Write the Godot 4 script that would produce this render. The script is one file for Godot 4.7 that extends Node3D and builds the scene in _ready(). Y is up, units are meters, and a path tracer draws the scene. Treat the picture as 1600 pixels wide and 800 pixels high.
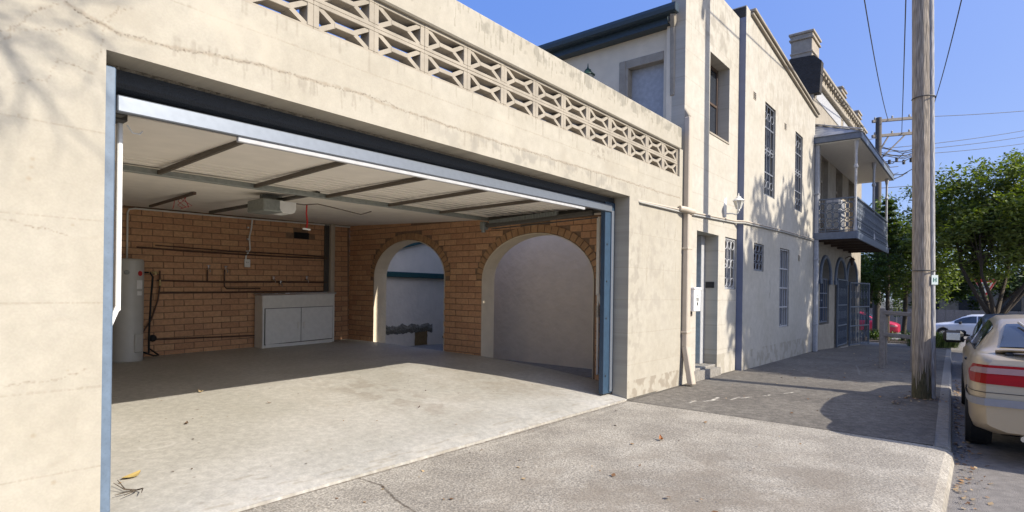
extends Node3D
# A rendered garage with its tilt door up, the terrace houses beyond it and the footpath in front.
# x runs along the street (to the right in the photograph), -z into the garage, y up. The facade stands at z = ZF.

const ZF := -3.335
const SUN := Vector3(-0.187, -0.695, -1.0)
var rng := RandomNumberGenerator.new()
var M := {}


# ---------------------------------------------------------------- mesh building
class MB:
	var v := PackedVector3Array()
	var n := PackedVector3Array()
	var uv := PackedVector2Array()
	var c := PackedColorArray()
	var col := Color.WHITE
	var colored := false

	func put(p: Vector3, nn: Vector3) -> void:
		v.append(p); n.append(nn)
		if colored: c.append(col)

	func tri(a: Vector3, b: Vector3, d: Vector3) -> void:   # counter-clockwise from outside
		var nn := (b - a).cross(d - a)
		if nn.length_squared() < 1e-16: return
		nn = nn.normalized()
		put(a, nn); put(d, nn); put(b, nn)

	func quad(a: Vector3, b: Vector3, d: Vector3, e: Vector3) -> void:
		tri(a, b, d); tri(a, d, e)

	func facing(out: Vector3, pts: Array) -> void:          # a convex polygon turned to face «out»
		var nn: Vector3 = (pts[1] - pts[0]).cross(pts[2] - pts[0])
		var q := pts.duplicate()
		if nn.dot(out) < 0: q.reverse()
		for i in range(1, q.size() - 1): tri(q[0], q[i], q[i + 1])

	func tri_s(a: Vector3, b: Vector3, d: Vector3, na: Vector3, nb: Vector3, nd: Vector3) -> void:
		put(a, na); put(d, nd); put(b, nb)

	func quad_s(a, b, d, e, na, nb, nd, ne) -> void:
		tri_s(a, b, d, na, nb, nd); tri_s(a, d, e, na, nd, ne)

	func box(lo: Vector3, hi: Vector3, bev := 0.0, xf := Transform3D()) -> void:
		var ce := (lo + hi) * 0.5
		var h := (hi - lo).abs() * 0.5
		var b: float = min(bev, min(h.x, min(h.y, h.z)) * 0.49)
		var P := func(sx, sy, sz, ax) -> Vector3:
			var q := Vector3(sx * (h.x - b), sy * (h.y - b), sz * (h.z - b))
			if ax == 0: q.x = sx * h.x
			elif ax == 1: q.y = sy * h.y
			else: q.z = sz * h.z
			return xf * (ce + q)
		for s in [-1, 1]:
			facing(xf.basis * Vector3(s, 0, 0), [P.call(s, -1, -1, 0), P.call(s, 1, -1, 0), P.call(s, 1, 1, 0), P.call(s, -1, 1, 0)])
			facing(xf.basis * Vector3(0, s, 0), [P.call(-1, s, -1, 1), P.call(1, s, -1, 1), P.call(1, s, 1, 1), P.call(-1, s, 1, 1)])
			facing(xf.basis * Vector3(0, 0, s), [P.call(-1, -1, s, 2), P.call(1, -1, s, 2), P.call(1, 1, s, 2), P.call(-1, 1, s, 2)])
		if b <= 0.0: return
		for s in [-1, 1]:
			for t in [-1, 1]:
				facing(xf.basis * Vector3(s, t, 0), [P.call(s, t, -1, 0), P.call(s, t, 1, 0), P.call(s, t, 1, 1), P.call(s, t, -1, 1)])
				facing(xf.basis * Vector3(s, 0, t), [P.call(s, -1, t, 0), P.call(s, 1, t, 0), P.call(s, 1, t, 2), P.call(s, -1, t, 2)])
				facing(xf.basis * Vector3(0, s, t), [P.call(-1, s, t, 1), P.call(1, s, t, 1), P.call(1, s, t, 2), P.call(-1, s, t, 2)])
				for r in [-1, 1]:
					facing(xf.basis * Vector3(s, t, r), [P.call(s, t, r, 0), P.call(s, t, r, 1), P.call(s, t, r, 2)])

	func bar(a: Vector3, b: Vector3, w: float, h: float, up := Vector3.UP, bev := 0.0) -> void:   # a box along a line; w across, h along «up»
		var d := b - a
		var z := d.normalized()
		var x := up.cross(z)
		if x.length() < 1e-4: x = Vector3.RIGHT.cross(z)
		if x.length() < 1e-4: x = Vector3.FORWARD.cross(z)
		x = x.normalized()
		var y := z.cross(x)
		box(Vector3(-w / 2, -h / 2, 0), Vector3(w / 2, h / 2, d.length()), bev, Transform3D(Basis(x, y, z), a))

	func tube(pts: Array, r, sides := 8, caps := true) -> void:
		var m := pts.size()
		var ring := []
		var nor := []
		var x := Vector3.ZERO
		for i in m:
			var t: Vector3 = (pts[mini(i + 1, m - 1)] - pts[maxi(i - 1, 0)]).normalized()
			if i == 0:
				x = t.cross(Vector3.UP)
				if x.length() < 0.05: x = t.cross(Vector3.RIGHT)
			x = (x - t * x.dot(t)).normalized()
			var y := t.cross(x)
			var rr: float = r[i] if r is Array else r
			var row := []
			var nrow := []
			for k in sides:
				var a := TAU * k / sides
				var nn := x * cos(a) + y * sin(a)
				row.append(pts[i] + nn * rr); nrow.append(nn)
			ring.append(row); nor.append(nrow)
		for i in m - 1:
			for k in sides:
				var j := (k + 1) % sides
				quad_s(ring[i][k], ring[i][j], ring[i + 1][j], ring[i + 1][k], nor[i][k], nor[i][j], nor[i + 1][j], nor[i + 1][k])
		if caps:
			facing(pts[0] - pts[1], ring[0]); facing(pts[m - 1] - pts[m - 2], ring[m - 1])

	func lathe(prof: Array, at: Vector3, sides := 16, xf := Basis()) -> void:   # prof: [radius, height] from below
		for i in prof.size() - 1:
			var a: Array = prof[i]
			var b: Array = prof[i + 1]
			var sl := Vector2(b[1] - a[1], a[0] - b[0]).normalized()
			for k in sides:
				var a0 := TAU * k / sides
				var a1 := TAU * (k + 1) / sides
				var d0 := Vector3(cos(a0), 0, -sin(a0))
				var d1 := Vector3(cos(a1), 0, -sin(a1))
				var q := func(d: Vector3, p: Array) -> Vector3: return at + xf * (d * p[0] + Vector3(0, p[1], 0))
				var n0 := xf * (d0 * sl.x + Vector3(0, sl.y, 0))
				var n1 := xf * (d1 * sl.x + Vector3(0, sl.y, 0))
				quad_s(q.call(d0, a), q.call(d1, a), q.call(d1, b), q.call(d0, b), n0, n1, n1, n0)

	func prism(poly: PackedVector2Array, o: Vector3, ux: Vector3, uy: Vector3, depth: Vector3) -> void:
		var idx := Geometry2D.triangulate_polygon(poly)
		var P := func(p: Vector2) -> Vector3: return o + ux * p.x + uy * p.y
		for i in range(0, idx.size(), 3):
			var t := [P.call(poly[idx[i]]), P.call(poly[idx[i + 1]]), P.call(poly[idx[i + 2]])]
			facing(-depth, t)
			facing(depth, [t[0] + depth, t[1] + depth, t[2] + depth])
		var ar := 0.0
		for i in poly.size():
			ar += poly[i].cross(poly[(i + 1) % poly.size()])
		for i in poly.size():
			var a: Vector2 = poly[i]
			var b: Vector2 = poly[(i + 1) % poly.size()]
			var o2 := Vector2(b.y - a.y, a.x - b.x) * signf(ar)
			var A: Vector3 = P.call(a)
			var B: Vector3 = P.call(b)
			facing(ux * o2.x + uy * o2.y, [A, B, B + depth, A + depth])

	func grid(f: Callable, nu: int, nv: int, out: Vector3) -> void:   # smooth sheet f(u, v), u and v 0..1
		var p := []
		for i in nu + 1:
			var row := []
			for j in nv + 1: row.append(f.call(float(i) / nu, float(j) / nv))
			p.append(row)
		var nn := []
		for i in nu + 1:
			var row := []
			for j in nv + 1:
				var du: Vector3 = p[mini(i + 1, nu)][j] - p[maxi(i - 1, 0)][j]
				var dv: Vector3 = p[i][mini(j + 1, nv)] - p[i][maxi(j - 1, 0)]
				var q := du.cross(dv).normalized()
				row.append(q)
			nn.append(row)
		var flip: bool = out != Vector3.ZERO and nn[nu / 2][nv / 2].dot(out) < 0
		for i in nu:
			for j in nv:
				if flip: quad_s(p[i][j], p[i][j + 1], p[i + 1][j + 1], p[i + 1][j], -nn[i][j], -nn[i][j + 1], -nn[i + 1][j + 1], -nn[i + 1][j])
				else: quad_s(p[i][j], p[i + 1][j], p[i + 1][j + 1], p[i][j + 1], nn[i][j], nn[i + 1][j], nn[i + 1][j + 1], nn[i][j + 1])

	func planar(o: Vector3, ux: Vector3, uy: Vector3) -> void:        # texture coordinates laid flat: (p - o) along ux and uy
		uv.resize(v.size())
		for i in v.size():
			var d := v[i] - o
			uv[i] = Vector2(d.dot(ux), d.dot(uy))

	func done() -> ArrayMesh:
		var a := []
		a.resize(Mesh.ARRAY_MAX)
		a[Mesh.ARRAY_VERTEX] = v
		a[Mesh.ARRAY_NORMAL] = n
		if uv.size() == v.size(): a[Mesh.ARRAY_TEX_UV] = uv
		if colored: a[Mesh.ARRAY_COLOR] = c
		var m := ArrayMesh.new()
		m.add_surface_from_arrays(Mesh.PRIMITIVE_TRIANGLES, a)
		return m


# ---------------------------------------------------------------- nodes
func free_name(parent: Node, called: String) -> String:
	if not parent.has_node(called): return called
	var used: Dictionary = parent.get_meta("counts") if parent.has_meta("counts") else {}
	var k: int = used.get(called, 0) + 1
	used[called] = k
	parent.set_meta("counts", used)
	return "%s_%03d" % [called, k]

func where(o: Node) -> Vector3:
	var p := Vector3.ZERO
	while o is Node3D and o != self:
		p += o.position
		o = o.get_parent()
	return p

func tag(o: Node3D, label: String, category: String, group := "", kind := "") -> Node3D:
	if label: o.set_meta("label", label)
	if category: o.set_meta("category", category)
	if group: o.set_meta("group", group)
	if kind: o.set_meta("kind", kind)
	return o

func thing(called: String, at: Vector3, label: String, category: String, group := "") -> Node3D:
	var o := Node3D.new()
	o.name = free_name(self, called)
	add_child(o)
	o.position = at
	return tag(o, label, category, group)

func mi(parent: Node, called: String, mesh: Mesh, m: Material) -> MeshInstance3D:
	var o := MeshInstance3D.new()
	o.name = free_name(parent, called)
	o.mesh = mesh
	o.material_override = m
	parent.add_child(o, true)
	return o

func part(parent: Node, called: String, b, m: Material, label := "") -> MeshInstance3D:   # geometry given in the scene's own axes
	var o := mi(parent, called, b.done() if b is MB else b, m)
	o.position = -where(parent)
	if label: o.set_meta("label", label)
	return o

func local(parent: Node, called: String, b, m: Material) -> MeshInstance3D:              # geometry given in its parent's axes
	return mi(parent, called, b.done() if b is MB else b, m)

func struct(called: String, b, m: Material) -> MeshInstance3D:
	var o := mi(self, called, b.done() if b is MB else b, m)
	o.set_meta("kind", "structure")
	return o

func copy(o: Node3D, label := "") -> Node3D:
	var r: Node3D = o.duplicate()
	r.name = free_name(self, String(o.name).rstrip("0123456789").trim_suffix("_"))
	add_child(r)
	if label: r.set_meta("label", label)
	return r

func box1(lo: Vector3, hi: Vector3, bev := 0.0) -> MB:
	var b := MB.new()
	b.box(lo, hi, bev)
	return b

func tube1(pts: Array, r, sides := 8) -> MB:
	var b := MB.new()
	b.tube(pts, r, sides)
	return b


# ---------------------------------------------------------------- materials and textures
func lin(r: float, g: float, b: float) -> Color:
	return Color(r, g, b).linear_to_srgb()

func noise(freq: float, seed_: int, oct := 4, type := FastNoiseLite.TYPE_SIMPLEX_SMOOTH) -> FastNoiseLite:
	var f := FastNoiseLite.new()
	f.noise_type = type
	f.seed = seed_
	f.frequency = freq
	f.fractal_octaves = oct
	return f

func nbytes(w: int, h: int, freq: float, seed_: int, oct := 4, seamless := false, type := FastNoiseLite.TYPE_SIMPLEX_SMOOTH) -> PackedByteArray:
	var f := noise(freq, seed_, oct, type)
	var im: Image = f.get_seamless_image(w, h) if seamless else f.get_image(w, h)
	im.convert(Image.FORMAT_L8)
	return im.get_data()

var shared := {}
func tint(kind: String) -> ImageTexture:       # shared, seamless, near-white textures that vary a base colour
	if shared.has(kind): return shared[kind]
	var s := 256
	var a := nbytes(s, s, 0.02, 11, 5, true)
	var b := nbytes(s, s, 0.09, 12, 4, true)
	var g := nbytes(s, s, 0.35, 13, 2, true)
	var im := Image.create(s, s, false, Image.FORMAT_RGB8)
	for y in s:
		for x in s:
			var i := y * s + x
			var l := 0.0
			match kind:
				"wear": l = 0.88 + 0.12 * (a[i] / 255.0) - 0.10 * maxf(0.0, b[i] / 255.0 - 0.62) * 2.0
				"grit": l = 0.70 + 0.16 * (a[i] / 255.0) + 0.14 * (g[i] / 255.0)
				"streak": l = 0.72 + 0.28 * (b[(y / 12 * s) + x] / 255.0)
				"metal": l = 0.95 + 0.05 * (a[i] / 255.0)
				"bark": l = 0.45 + 0.55 * (b[i] / 255.0)
			im.set_pixel(x, y, Color(l, l, l))
	shared[kind] = ImageTexture.create_from_image(im)
	return shared[kind]

func bumps(kind: String) -> ImageTexture:
	var key := "bump_" + kind
	if shared.has(key): return shared[key]
	var s := 256
	var f: float = {"fine": 0.25, "lumpy": 0.05, "grain": 0.12}[kind]
	var im: Image = noise(f, 21, 4).get_seamless_image(s, s)
	im.convert(Image.FORMAT_L8)
	shared[key] = ImageTexture.create_from_image(im)
	return shared[key]

func surf(color: Color, rough := 0.7, kind := "wear", scale := 1.0, bump := "", bump_cm := 0.3, metal := 0.0) -> StandardMaterial3D:
	var m := StandardMaterial3D.new()
	m.albedo_color = color
	m.roughness = rough
	m.metallic = metal
	if kind:
		m.albedo_texture = tint(kind)
		m.uv1_triplanar = true
		m.uv1_world_triplanar = true
		m.uv1_scale = Vector3.ONE * scale
	if bump:
		m.heightmap_enabled = true
		m.heightmap_texture = bumps(bump)
		m.heightmap_scale = bump_cm
		if not kind:
			m.uv1_triplanar = true
			m.uv1_world_triplanar = true
			m.uv1_scale = Vector3.ONE * scale
	return m

func glass(color: Color, alpha := 0.25) -> StandardMaterial3D:
	var m := StandardMaterial3D.new()
	m.transparency = BaseMaterial3D.TRANSPARENCY_ALPHA
	m.albedo_color = Color(color.r, color.g, color.b, alpha)
	m.roughness = 0.04
	m.metallic_specular = 0.6
	return m

# A picture of a surface: two tones mixed by coarse noise, with grain.
func surface_image(w: int, h: int, tone_a: Color, tone_b: Color, coarse: float, fine: float, grain: float, seed_: int, fine_amt := 0.08, contrast := 1.6) -> Image:
	var a := nbytes(w, h, coarse, seed_, 5)
	var b := nbytes(w, h, fine, seed_ + 1, 4)
	var data := PackedByteArray()
	data.resize(w * h * 3)
	var r := RandomNumberGenerator.new()
	r.seed = seed_
	var gr := PackedFloat32Array()
	gr.resize(4099)
	for i in 4099: gr[i] = 1.0 + grain * (r.randf() - 0.5) * 2.0
	var k := 0
	var j := 0
	for i in w * h:
		var t := clampf((a[i] - 127.5) / 255.0 * contrast + 0.5, 0.0, 1.0)
		j += 1 + (b[i] & 3)
		if j >= 4099: j -= 4099
		var l := (1.0 + fine_amt * (b[i] - 127.5) / 64.0) * gr[j] * 255.0
		data[k] = clampi(int((tone_a.r + (tone_b.r - tone_a.r) * t) * l), 0, 255)
		data[k + 1] = clampi(int((tone_a.g + (tone_b.g - tone_a.g) * t) * l), 0, 255)
		data[k + 2] = clampi(int((tone_a.b + (tone_b.b - tone_a.b) * t) * l), 0, 255)
		k += 3
	return Image.create_from_data(w, h, false, Image.FORMAT_RGB8, data)

func dab(im: Image, x: float, y: float, rad: float, color: Color, alpha: float) -> void:
	var r := ceili(rad)
	for j in range(int(y) - r, int(y) + r + 1):
		if j < 0 or j >= im.get_height(): continue
		for i in range(int(x) - r, int(x) + r + 1):
			if i < 0 or i >= im.get_width(): continue
			var d := Vector2(i + 0.5 - x, j + 0.5 - y).length() / maxf(rad, 0.6)
			if d < 1.0: im.set_pixel(i, j, im.get_pixel(i, j).lerp(color, alpha * (1.0 - d * d)))

func stroke(im: Image, pts: Array, rad: float, color: Color, alpha: float, wobble := 0.0, gaps := 0.0) -> void:   # a crack, a joint or a run of dirt
	var wander := Vector2.ZERO
	for i in pts.size() - 1:
		var a: Vector2 = pts[i]
		var b: Vector2 = pts[i + 1]
		var steps := maxi(1, int(a.distance_to(b) / maxf(rad * 0.8, 0.8)))
		for s in steps:
			wander = wander * 0.94 + Vector2(rng.randf() - 0.5, rng.randf() - 0.5) * wobble
			if rng.randf() < gaps: continue
			var p := a.lerp(b, float(s) / steps) + wander
			dab(im, p.x, p.y, rad * rng.randf_range(0.7, 1.3), color, alpha * rng.randf_range(0.5, 1.0))

func blotch(im: Image, x0: int, y0: int, x1: int, y1: int, color: Color, alpha: float, freq: float, seed_: int, cut := 0.5, fade := true) -> void:   # an uneven stain inside a rectangle
	var w := x1 - x0
	var h := y1 - y0
	var a := nbytes(w, h, freq, seed_, 4)
	for j in h:
		if y0 + j < 0 or y0 + j >= im.get_height(): continue
		for i in w:
			if x0 + i < 0 or x0 + i >= im.get_width(): continue
			var t := clampf((a[j * w + i] / 255.0 - cut) / 0.2, 0.0, 1.0)
			if t <= 0.0: continue
			if fade: t *= clampf(4.0 * minf(minf(i, w - i) / float(w), minf(j, h - j) / float(h)), 0.0, 1.0)
			im.set_pixel(x0 + i, y0 + j, im.get_pixel(x0 + i, y0 + j).lerp(color, alpha * t))

func pictured(im: Image, metres: Vector2, rough := 0.85, bump_cm := 0.0) -> StandardMaterial3D:   # laid with planar(): uv in metres
	var m := StandardMaterial3D.new()
	m.albedo_texture = ImageTexture.create_from_image(im)
	m.uv1_scale = Vector3(1.0 / metres.x, 1.0 / metres.y, 1)
	m.roughness = rough
	if bump_cm > 0.0:
		var g: Image = im.duplicate()
		g.convert(Image.FORMAT_L8)
		m.heightmap_enabled = true
		m.heightmap_texture = ImageTexture.create_from_image(g)
		m.heightmap_scale = bump_cm
	return m

# A wall standing at z = zf (front) to zf - thick, with openings [x0, x1, y0, y1, rise]; rise > 0 gives an arched head.
func wall(b: MB, x0: float, x1: float, y0: float, y1: float, zf: float, thick: float, openings := []) -> void:
	var x := x0
	for o in openings:
		if o[0] > x: b.box(Vector3(x, y0, zf - thick), Vector3(o[0], y1, zf))
		if o[2] > y0: b.box(Vector3(o[0], y0, zf - thick), Vector3(o[1], o[2], zf))
		var rise: float = o[4] if o.size() > 4 else 0.0
		if rise <= 0.0:
			if o[3] < y1: b.box(Vector3(o[0], o[3], zf - thick), Vector3(o[1], y1, zf))
		else:
			var k := 18
			var poly := PackedVector2Array()
			for i in k + 1:
				var t := PI * (1.0 - float(i) / k)
				poly.append(Vector2((o[0] + o[1]) / 2 + cos(t) * (o[1] - o[0]) / 2, o[3] - rise + sin(t) * rise))
			for i in k:
				var p := poly[i]
				var q := poly[i + 1]
				b.facing(Vector3(0, 0, 1), [Vector3(p.x, p.y, zf), Vector3(q.x, q.y, zf), Vector3(q.x, y1, zf), Vector3(p.x, y1, zf)])
				b.facing(Vector3(0, 0, -1), [Vector3(p.x, p.y, zf - thick), Vector3(q.x, q.y, zf - thick), Vector3(q.x, y1, zf - thick), Vector3(p.x, y1, zf - thick)])
				b.facing(Vector3((o[0] + o[1]) / 2 - p.x, -1, 0), [Vector3(p.x, p.y, zf), Vector3(q.x, q.y, zf), Vector3(q.x, q.y, zf - thick), Vector3(p.x, p.y, zf - thick)])
		x = o[1]
	if x < x1: b.box(Vector3(x, y0, zf - thick), Vector3(x1, y1, zf))

func ground_y(x: float) -> float:       # the street falls away past the house
	if x < 9.0: return 0.0
	if x < 15.5: return -0.05 * (x - 9.0) / 6.5
	if x < 23.0: return -0.05 - 0.30 * (x - 15.5) / 7.5
	if x < 42.0: return -0.35 - 0.55 * (x - 23.0) / 19.0
	return -0.9

func kerb_z(x: float) -> float:         # street edge of the kerb
	return -0.2 - 0.033 * (x - 6.3)


func _ready() -> void:
	rng.seed = 7
	camera_and_light()
	materials()
	setting()
	garage_front()
	garage_inside()
	courtyard()
	house()
	terrace()
	street_furniture()
	vehicles()
	planting()
	small_things()


func camera_and_light() -> void:
	var cam := Camera3D.new()
	cam.name = "camera"
	var yaw := deg_to_rad(39.4166)
	var roll := deg_to_rad(0.78482)
	var f := Vector3(cos(yaw), 0, -sin(yaw))
	var r := Vector3(sin(yaw), 0, cos(yaw))
	cam.transform = Transform3D(Basis(r * cos(roll) + Vector3.UP * sin(roll), -r * sin(roll) + Vector3.UP * cos(roll), -f), Vector3(0, 1.3, 0))
	cam.projection = Camera3D.PROJECTION_FRUSTUM
	cam.near = 0.05
	cam.far = 600.0
	cam.size = 0.05 * 800.0 / 895.308
	cam.frustum_offset = Vector2(0.78, 56.92) / 895.308 * 0.05
	add_child(cam)
	cam.current = true

	var e := Environment.new()
	e.background_mode = Environment.BG_SKY
	var sky := PanoramaSkyMaterial.new()
	sky.panorama = clear_sky()
	e.sky = Sky.new()
	e.sky.sky_material = sky
	e.tonemap_mode = Environment.TONE_MAPPER_LINEAR
	e.tonemap_exposure = 2.2
	e.sdfgi_enabled = true
	e.ssao_enabled = true
	e.ssil_enabled = true
	var we := WorldEnvironment.new()
	we.name = "environment"
	we.environment = e
	add_child(we)

	var sun := DirectionalLight3D.new()
	sun.name = "sun"
	sun.light_color = Color(1.0, 0.965, 0.91)
	sun.light_energy = 1.0
	sun.light_angular_distance = 0.5
	sun.shadow_enabled = true
	add_child(sun)
	sun.look_at_from_position(Vector3(2, 12, 18), Vector3(2, 12, 18) + SUN, Vector3.UP)


func clear_sky() -> ImageTexture:       # a cloudless winter sky: deep blue overhead, pale at the horizon, a bright haze round the sun
	var w := 512
	var h := 256
	var im := Image.create(w, h, false, Image.FORMAT_RGBF)
	var s := -SUN.normalized()
	for j in h:
		var el := PI * (0.5 - (j + 0.5) / h)
		for i in w:
			var az := TAU * (i + 0.5) / w
			var d := Vector3(sin(az) * cos(el), sin(el), -cos(az) * cos(el))
			var t := exp(-5.5 * maxf(d.y, 0.0))
			var c := Vector3(0.06, 0.215, 0.76).lerp(Vector3(0.52, 0.72, 0.99), t)
			var th := acos(clampf(d.dot(s), -1.0, 1.0))
			c += Vector3(1.0, 0.97, 0.90) * (2.8 * exp(-th / 0.35) + 0.32 * exp(-th / 0.9))
			if d.y < 0.0: c = c.lerp(Vector3(0.42, 0.40, 0.36), clampf(-d.y * 12.0, 0.0, 1.0))
			c /= 2.16
			im.set_pixel(i, j, Color(c.x, c.y, c.z))
	return ImageTexture.create_from_image(im)


func materials() -> void:
	M.cream = surf(lin(0.37, 0.325, 0.255), 0.85, "wear", 0.5, "lumpy", 0.4)
	M.cream_shade = surf(lin(0.78, 0.67, 0.50), 0.85, "metal", 0.7, "lumpy", 0.4)  # copy of the cream for shaded walls, extra brightness put into its colour
	M.tan = surf(lin(0.40, 0.345, 0.265), 0.7, "wear", 1.0)
	M.white_wall = surf(lin(0.90, 0.79, 0.66), 0.9, "metal", 0.5, "lumpy", 0.5)
	M.steel_blue = surf(lin(0.032, 0.066, 0.11), 0.45, "wear", 2.0)
	M.jamb_blue = surf(lin(0.13, 0.18, 0.245), 0.5, "wear", 2.0)
	M.beam = surf(lin(0.016, 0.021, 0.028), 0.45, "wear", 3.0, "grain", 0.3)
	M.galv = surf(lin(0.24, 0.265, 0.30), 0.38, "metal", 3.0, "", 0.0, 0.55)
	M.galv_dull = surf(lin(0.30, 0.32, 0.30), 0.5, "wear", 3.0, "", 0.0, 0.4)
	M.dark_metal = surf(lin(0.075, 0.07, 0.06), 0.55, "wear", 4.0)
	M.brown_metal = surf(lin(0.11, 0.09, 0.07), 0.6, "wear", 4.0)
	M.panel = surf(lin(0.84, 0.80, 0.72), 0.5, "metal", 1.0)
	M.white = surf(lin(0.78, 0.78, 0.75), 0.45, "metal", 1.5)
	M.offwhite = surf(lin(0.76, 0.74, 0.68), 0.5, "metal", 1.5)
	M.pipe_tan = surf(lin(0.50, 0.43, 0.34), 0.55, "metal", 1.0)
	M.grey_pvc = surf(lin(0.40, 0.39, 0.35), 0.5, "metal", 2.0)
	M.ceiling = surf(lin(0.84, 0.79, 0.71), 0.9, "metal", 0.6)
	M.mortar = surf(lin(0.33, 0.215, 0.135), 0.95, "grit", 2.0)
	M.bricks = []
	for k in 7:
		var s: float = [0.95, 1.0, 1.04, 0.98, 1.09, 0.90, 1.02][k]
		var g: float = [1.0, 1.0, 1.02, 0.98, 1.04, 0.97, 1.01][k]
		M.bricks.append(surf(lin(0.63 * s, 0.355 * s * g, 0.195 * s * g), 0.85, "wear", 2.0 + 0.3 * k, "grain", 0.4))
	M.arch_bricks = []
	for k in 4:
		var s: float = [0.82, 0.92, 0.86, 0.98][k]
		M.arch_bricks.append(surf(lin(0.56 * s, 0.33 * s, 0.17 * s), 0.85, "wear", 2.5, "grain", 0.4))
	M.copper = surf(lin(0.12, 0.07, 0.045), 0.5, "wear", 5.0, "", 0.0, 0.4)
	M.brass = surf(lin(0.55, 0.42, 0.20), 0.35, "metal", 5.0, "", 0.0, 0.8)
	M.chrome = surf(lin(0.6, 0.6, 0.58), 0.22, "", 1.0, "", 0.0, 0.9)
	M.black = surf(lin(0.012, 0.012, 0.013), 0.6, "")
	M.rubber = surf(lin(0.018, 0.018, 0.018), 0.85, "grit", 6.0)
	M.tank = surf(lin(0.48, 0.47, 0.43), 0.42, "metal", 1.0)
	M.red = surf(lin(0.45, 0.02, 0.02), 0.5, "")
	M.teal = surf(lin(0.02, 0.085, 0.085), 0.5, "wear", 2.0)
	M.ruin = surf(lin(0.36, 0.32, 0.25), 0.95, "grit", 1.5, "lumpy", 3.0)
	M.rust = surf(lin(0.35, 0.22, 0.09), 0.9, "grit", 2.0)
	M.gutter = surf(lin(0.035, 0.055, 0.065), 0.4, "wear", 2.0)
	M.door_blue = surf(lin(0.06, 0.20, 0.30), 0.4, "metal", 2.0)
	M.frame_grey = surf(lin(0.46, 0.46, 0.46), 0.6, "wear", 2.0)
	M.cream_warm = surf(lin(0.86, 0.73, 0.56), 0.9, "metal", 0.5, "lumpy", 0.5)
	M.window_dark = surf(lin(0.03, 0.035, 0.045), 0.15, "")
	M.timber_brown = surf(lin(0.10, 0.065, 0.045), 0.5, "wear", 2.0)
	M.grille_white = surf(lin(0.38, 0.38, 0.38), 0.5, "")
	M.grille_grey = surf(lin(0.16, 0.17, 0.19), 0.5, "")
	M.grille_blue = surf(lin(0.12, 0.14, 0.18), 0.5, "")
	M.iron = surf(lin(0.12, 0.145, 0.18), 0.5, "wear", 4.0)
	M.slate = surf(lin(0.14, 0.17, 0.22), 0.5, "wear", 1.5)
	M.stain = surf(lin(0.06, 0.055, 0.05), 0.95, "grit", 1.0, "lumpy", 1.0)
	M.corrugated = surf(lin(0.42, 0.43, 0.44), 0.45, "wear", 1.0, "", 0.0, 0.3)
	M.wood = surf(lin(0.30, 0.255, 0.205), 0.9, "bark", 2.0, "grain", 0.8)
	M.post = surf(lin(0.34, 0.30, 0.255), 0.9, "grit", 2.0)
	M.asphalt = surf(lin(0.13, 0.125, 0.12), 0.95, "grit", 3.0, "fine", 0.5)
	M.road = surf(lin(0.275, 0.25, 0.22), 0.95, "grit", 1.6, "fine", 0.6)
	M.kerb = surf(lin(0.40, 0.37, 0.32), 0.95, "grit", 2.5, "fine", 0.8)
	M.concrete = surf(lin(0.36, 0.335, 0.30), 0.95, "grit", 1.5, "fine", 0.5)
	M.soil = surf(lin(0.07, 0.05, 0.035), 0.95, "grit", 2.0, "lumpy", 2.0)
	M.earth = surf(lin(0.10, 0.095, 0.07), 0.95, "grit", 0.5)
	M.glass = glass(Color(0.6, 0.66, 0.7), 0.3)
	var leaf := StandardMaterial3D.new()
	leaf.vertex_color_use_as_albedo = true
	leaf.roughness = 0.55
	leaf.backlight_enabled = true
	leaf.backlight = Color(0.85, 0.9, 0.3)
	M.leaf = leaf
	var dry := StandardMaterial3D.new()
	dry.vertex_color_use_as_albedo = true
	dry.roughness = 0.8
	M.dry = dry
	M.bark = surf(lin(0.16, 0.125, 0.09), 0.95, "bark", 3.0, "grain", 1.0)


# ---------------------------------------------------------------- ground
func floor_y(x: float, z: float) -> float:
	var p := [[-3.335, 0.018], [-3.42, 0.035], [-3.6, 0.062], [-4.1, 0.118], [-5.0, 0.20], [-6.2, 0.265], [-9.0, 0.31], [-10.0, 0.32]]
	var y := 0.32
	for i in p.size() - 1:
		if z <= p[i][0] and z >= p[i + 1][0]:
			y = lerpf(p[i][1], p[i + 1][1], (z - p[i][0]) / (p[i + 1][0] - p[i][0]))
	y -= 0.022 * (6.3 - x) * clampf((-3.335 - z) / 1.7, 0.0, 1.0)
	if x > 6.8: y -= 0.35 * (x - 6.8)
	return y

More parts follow.
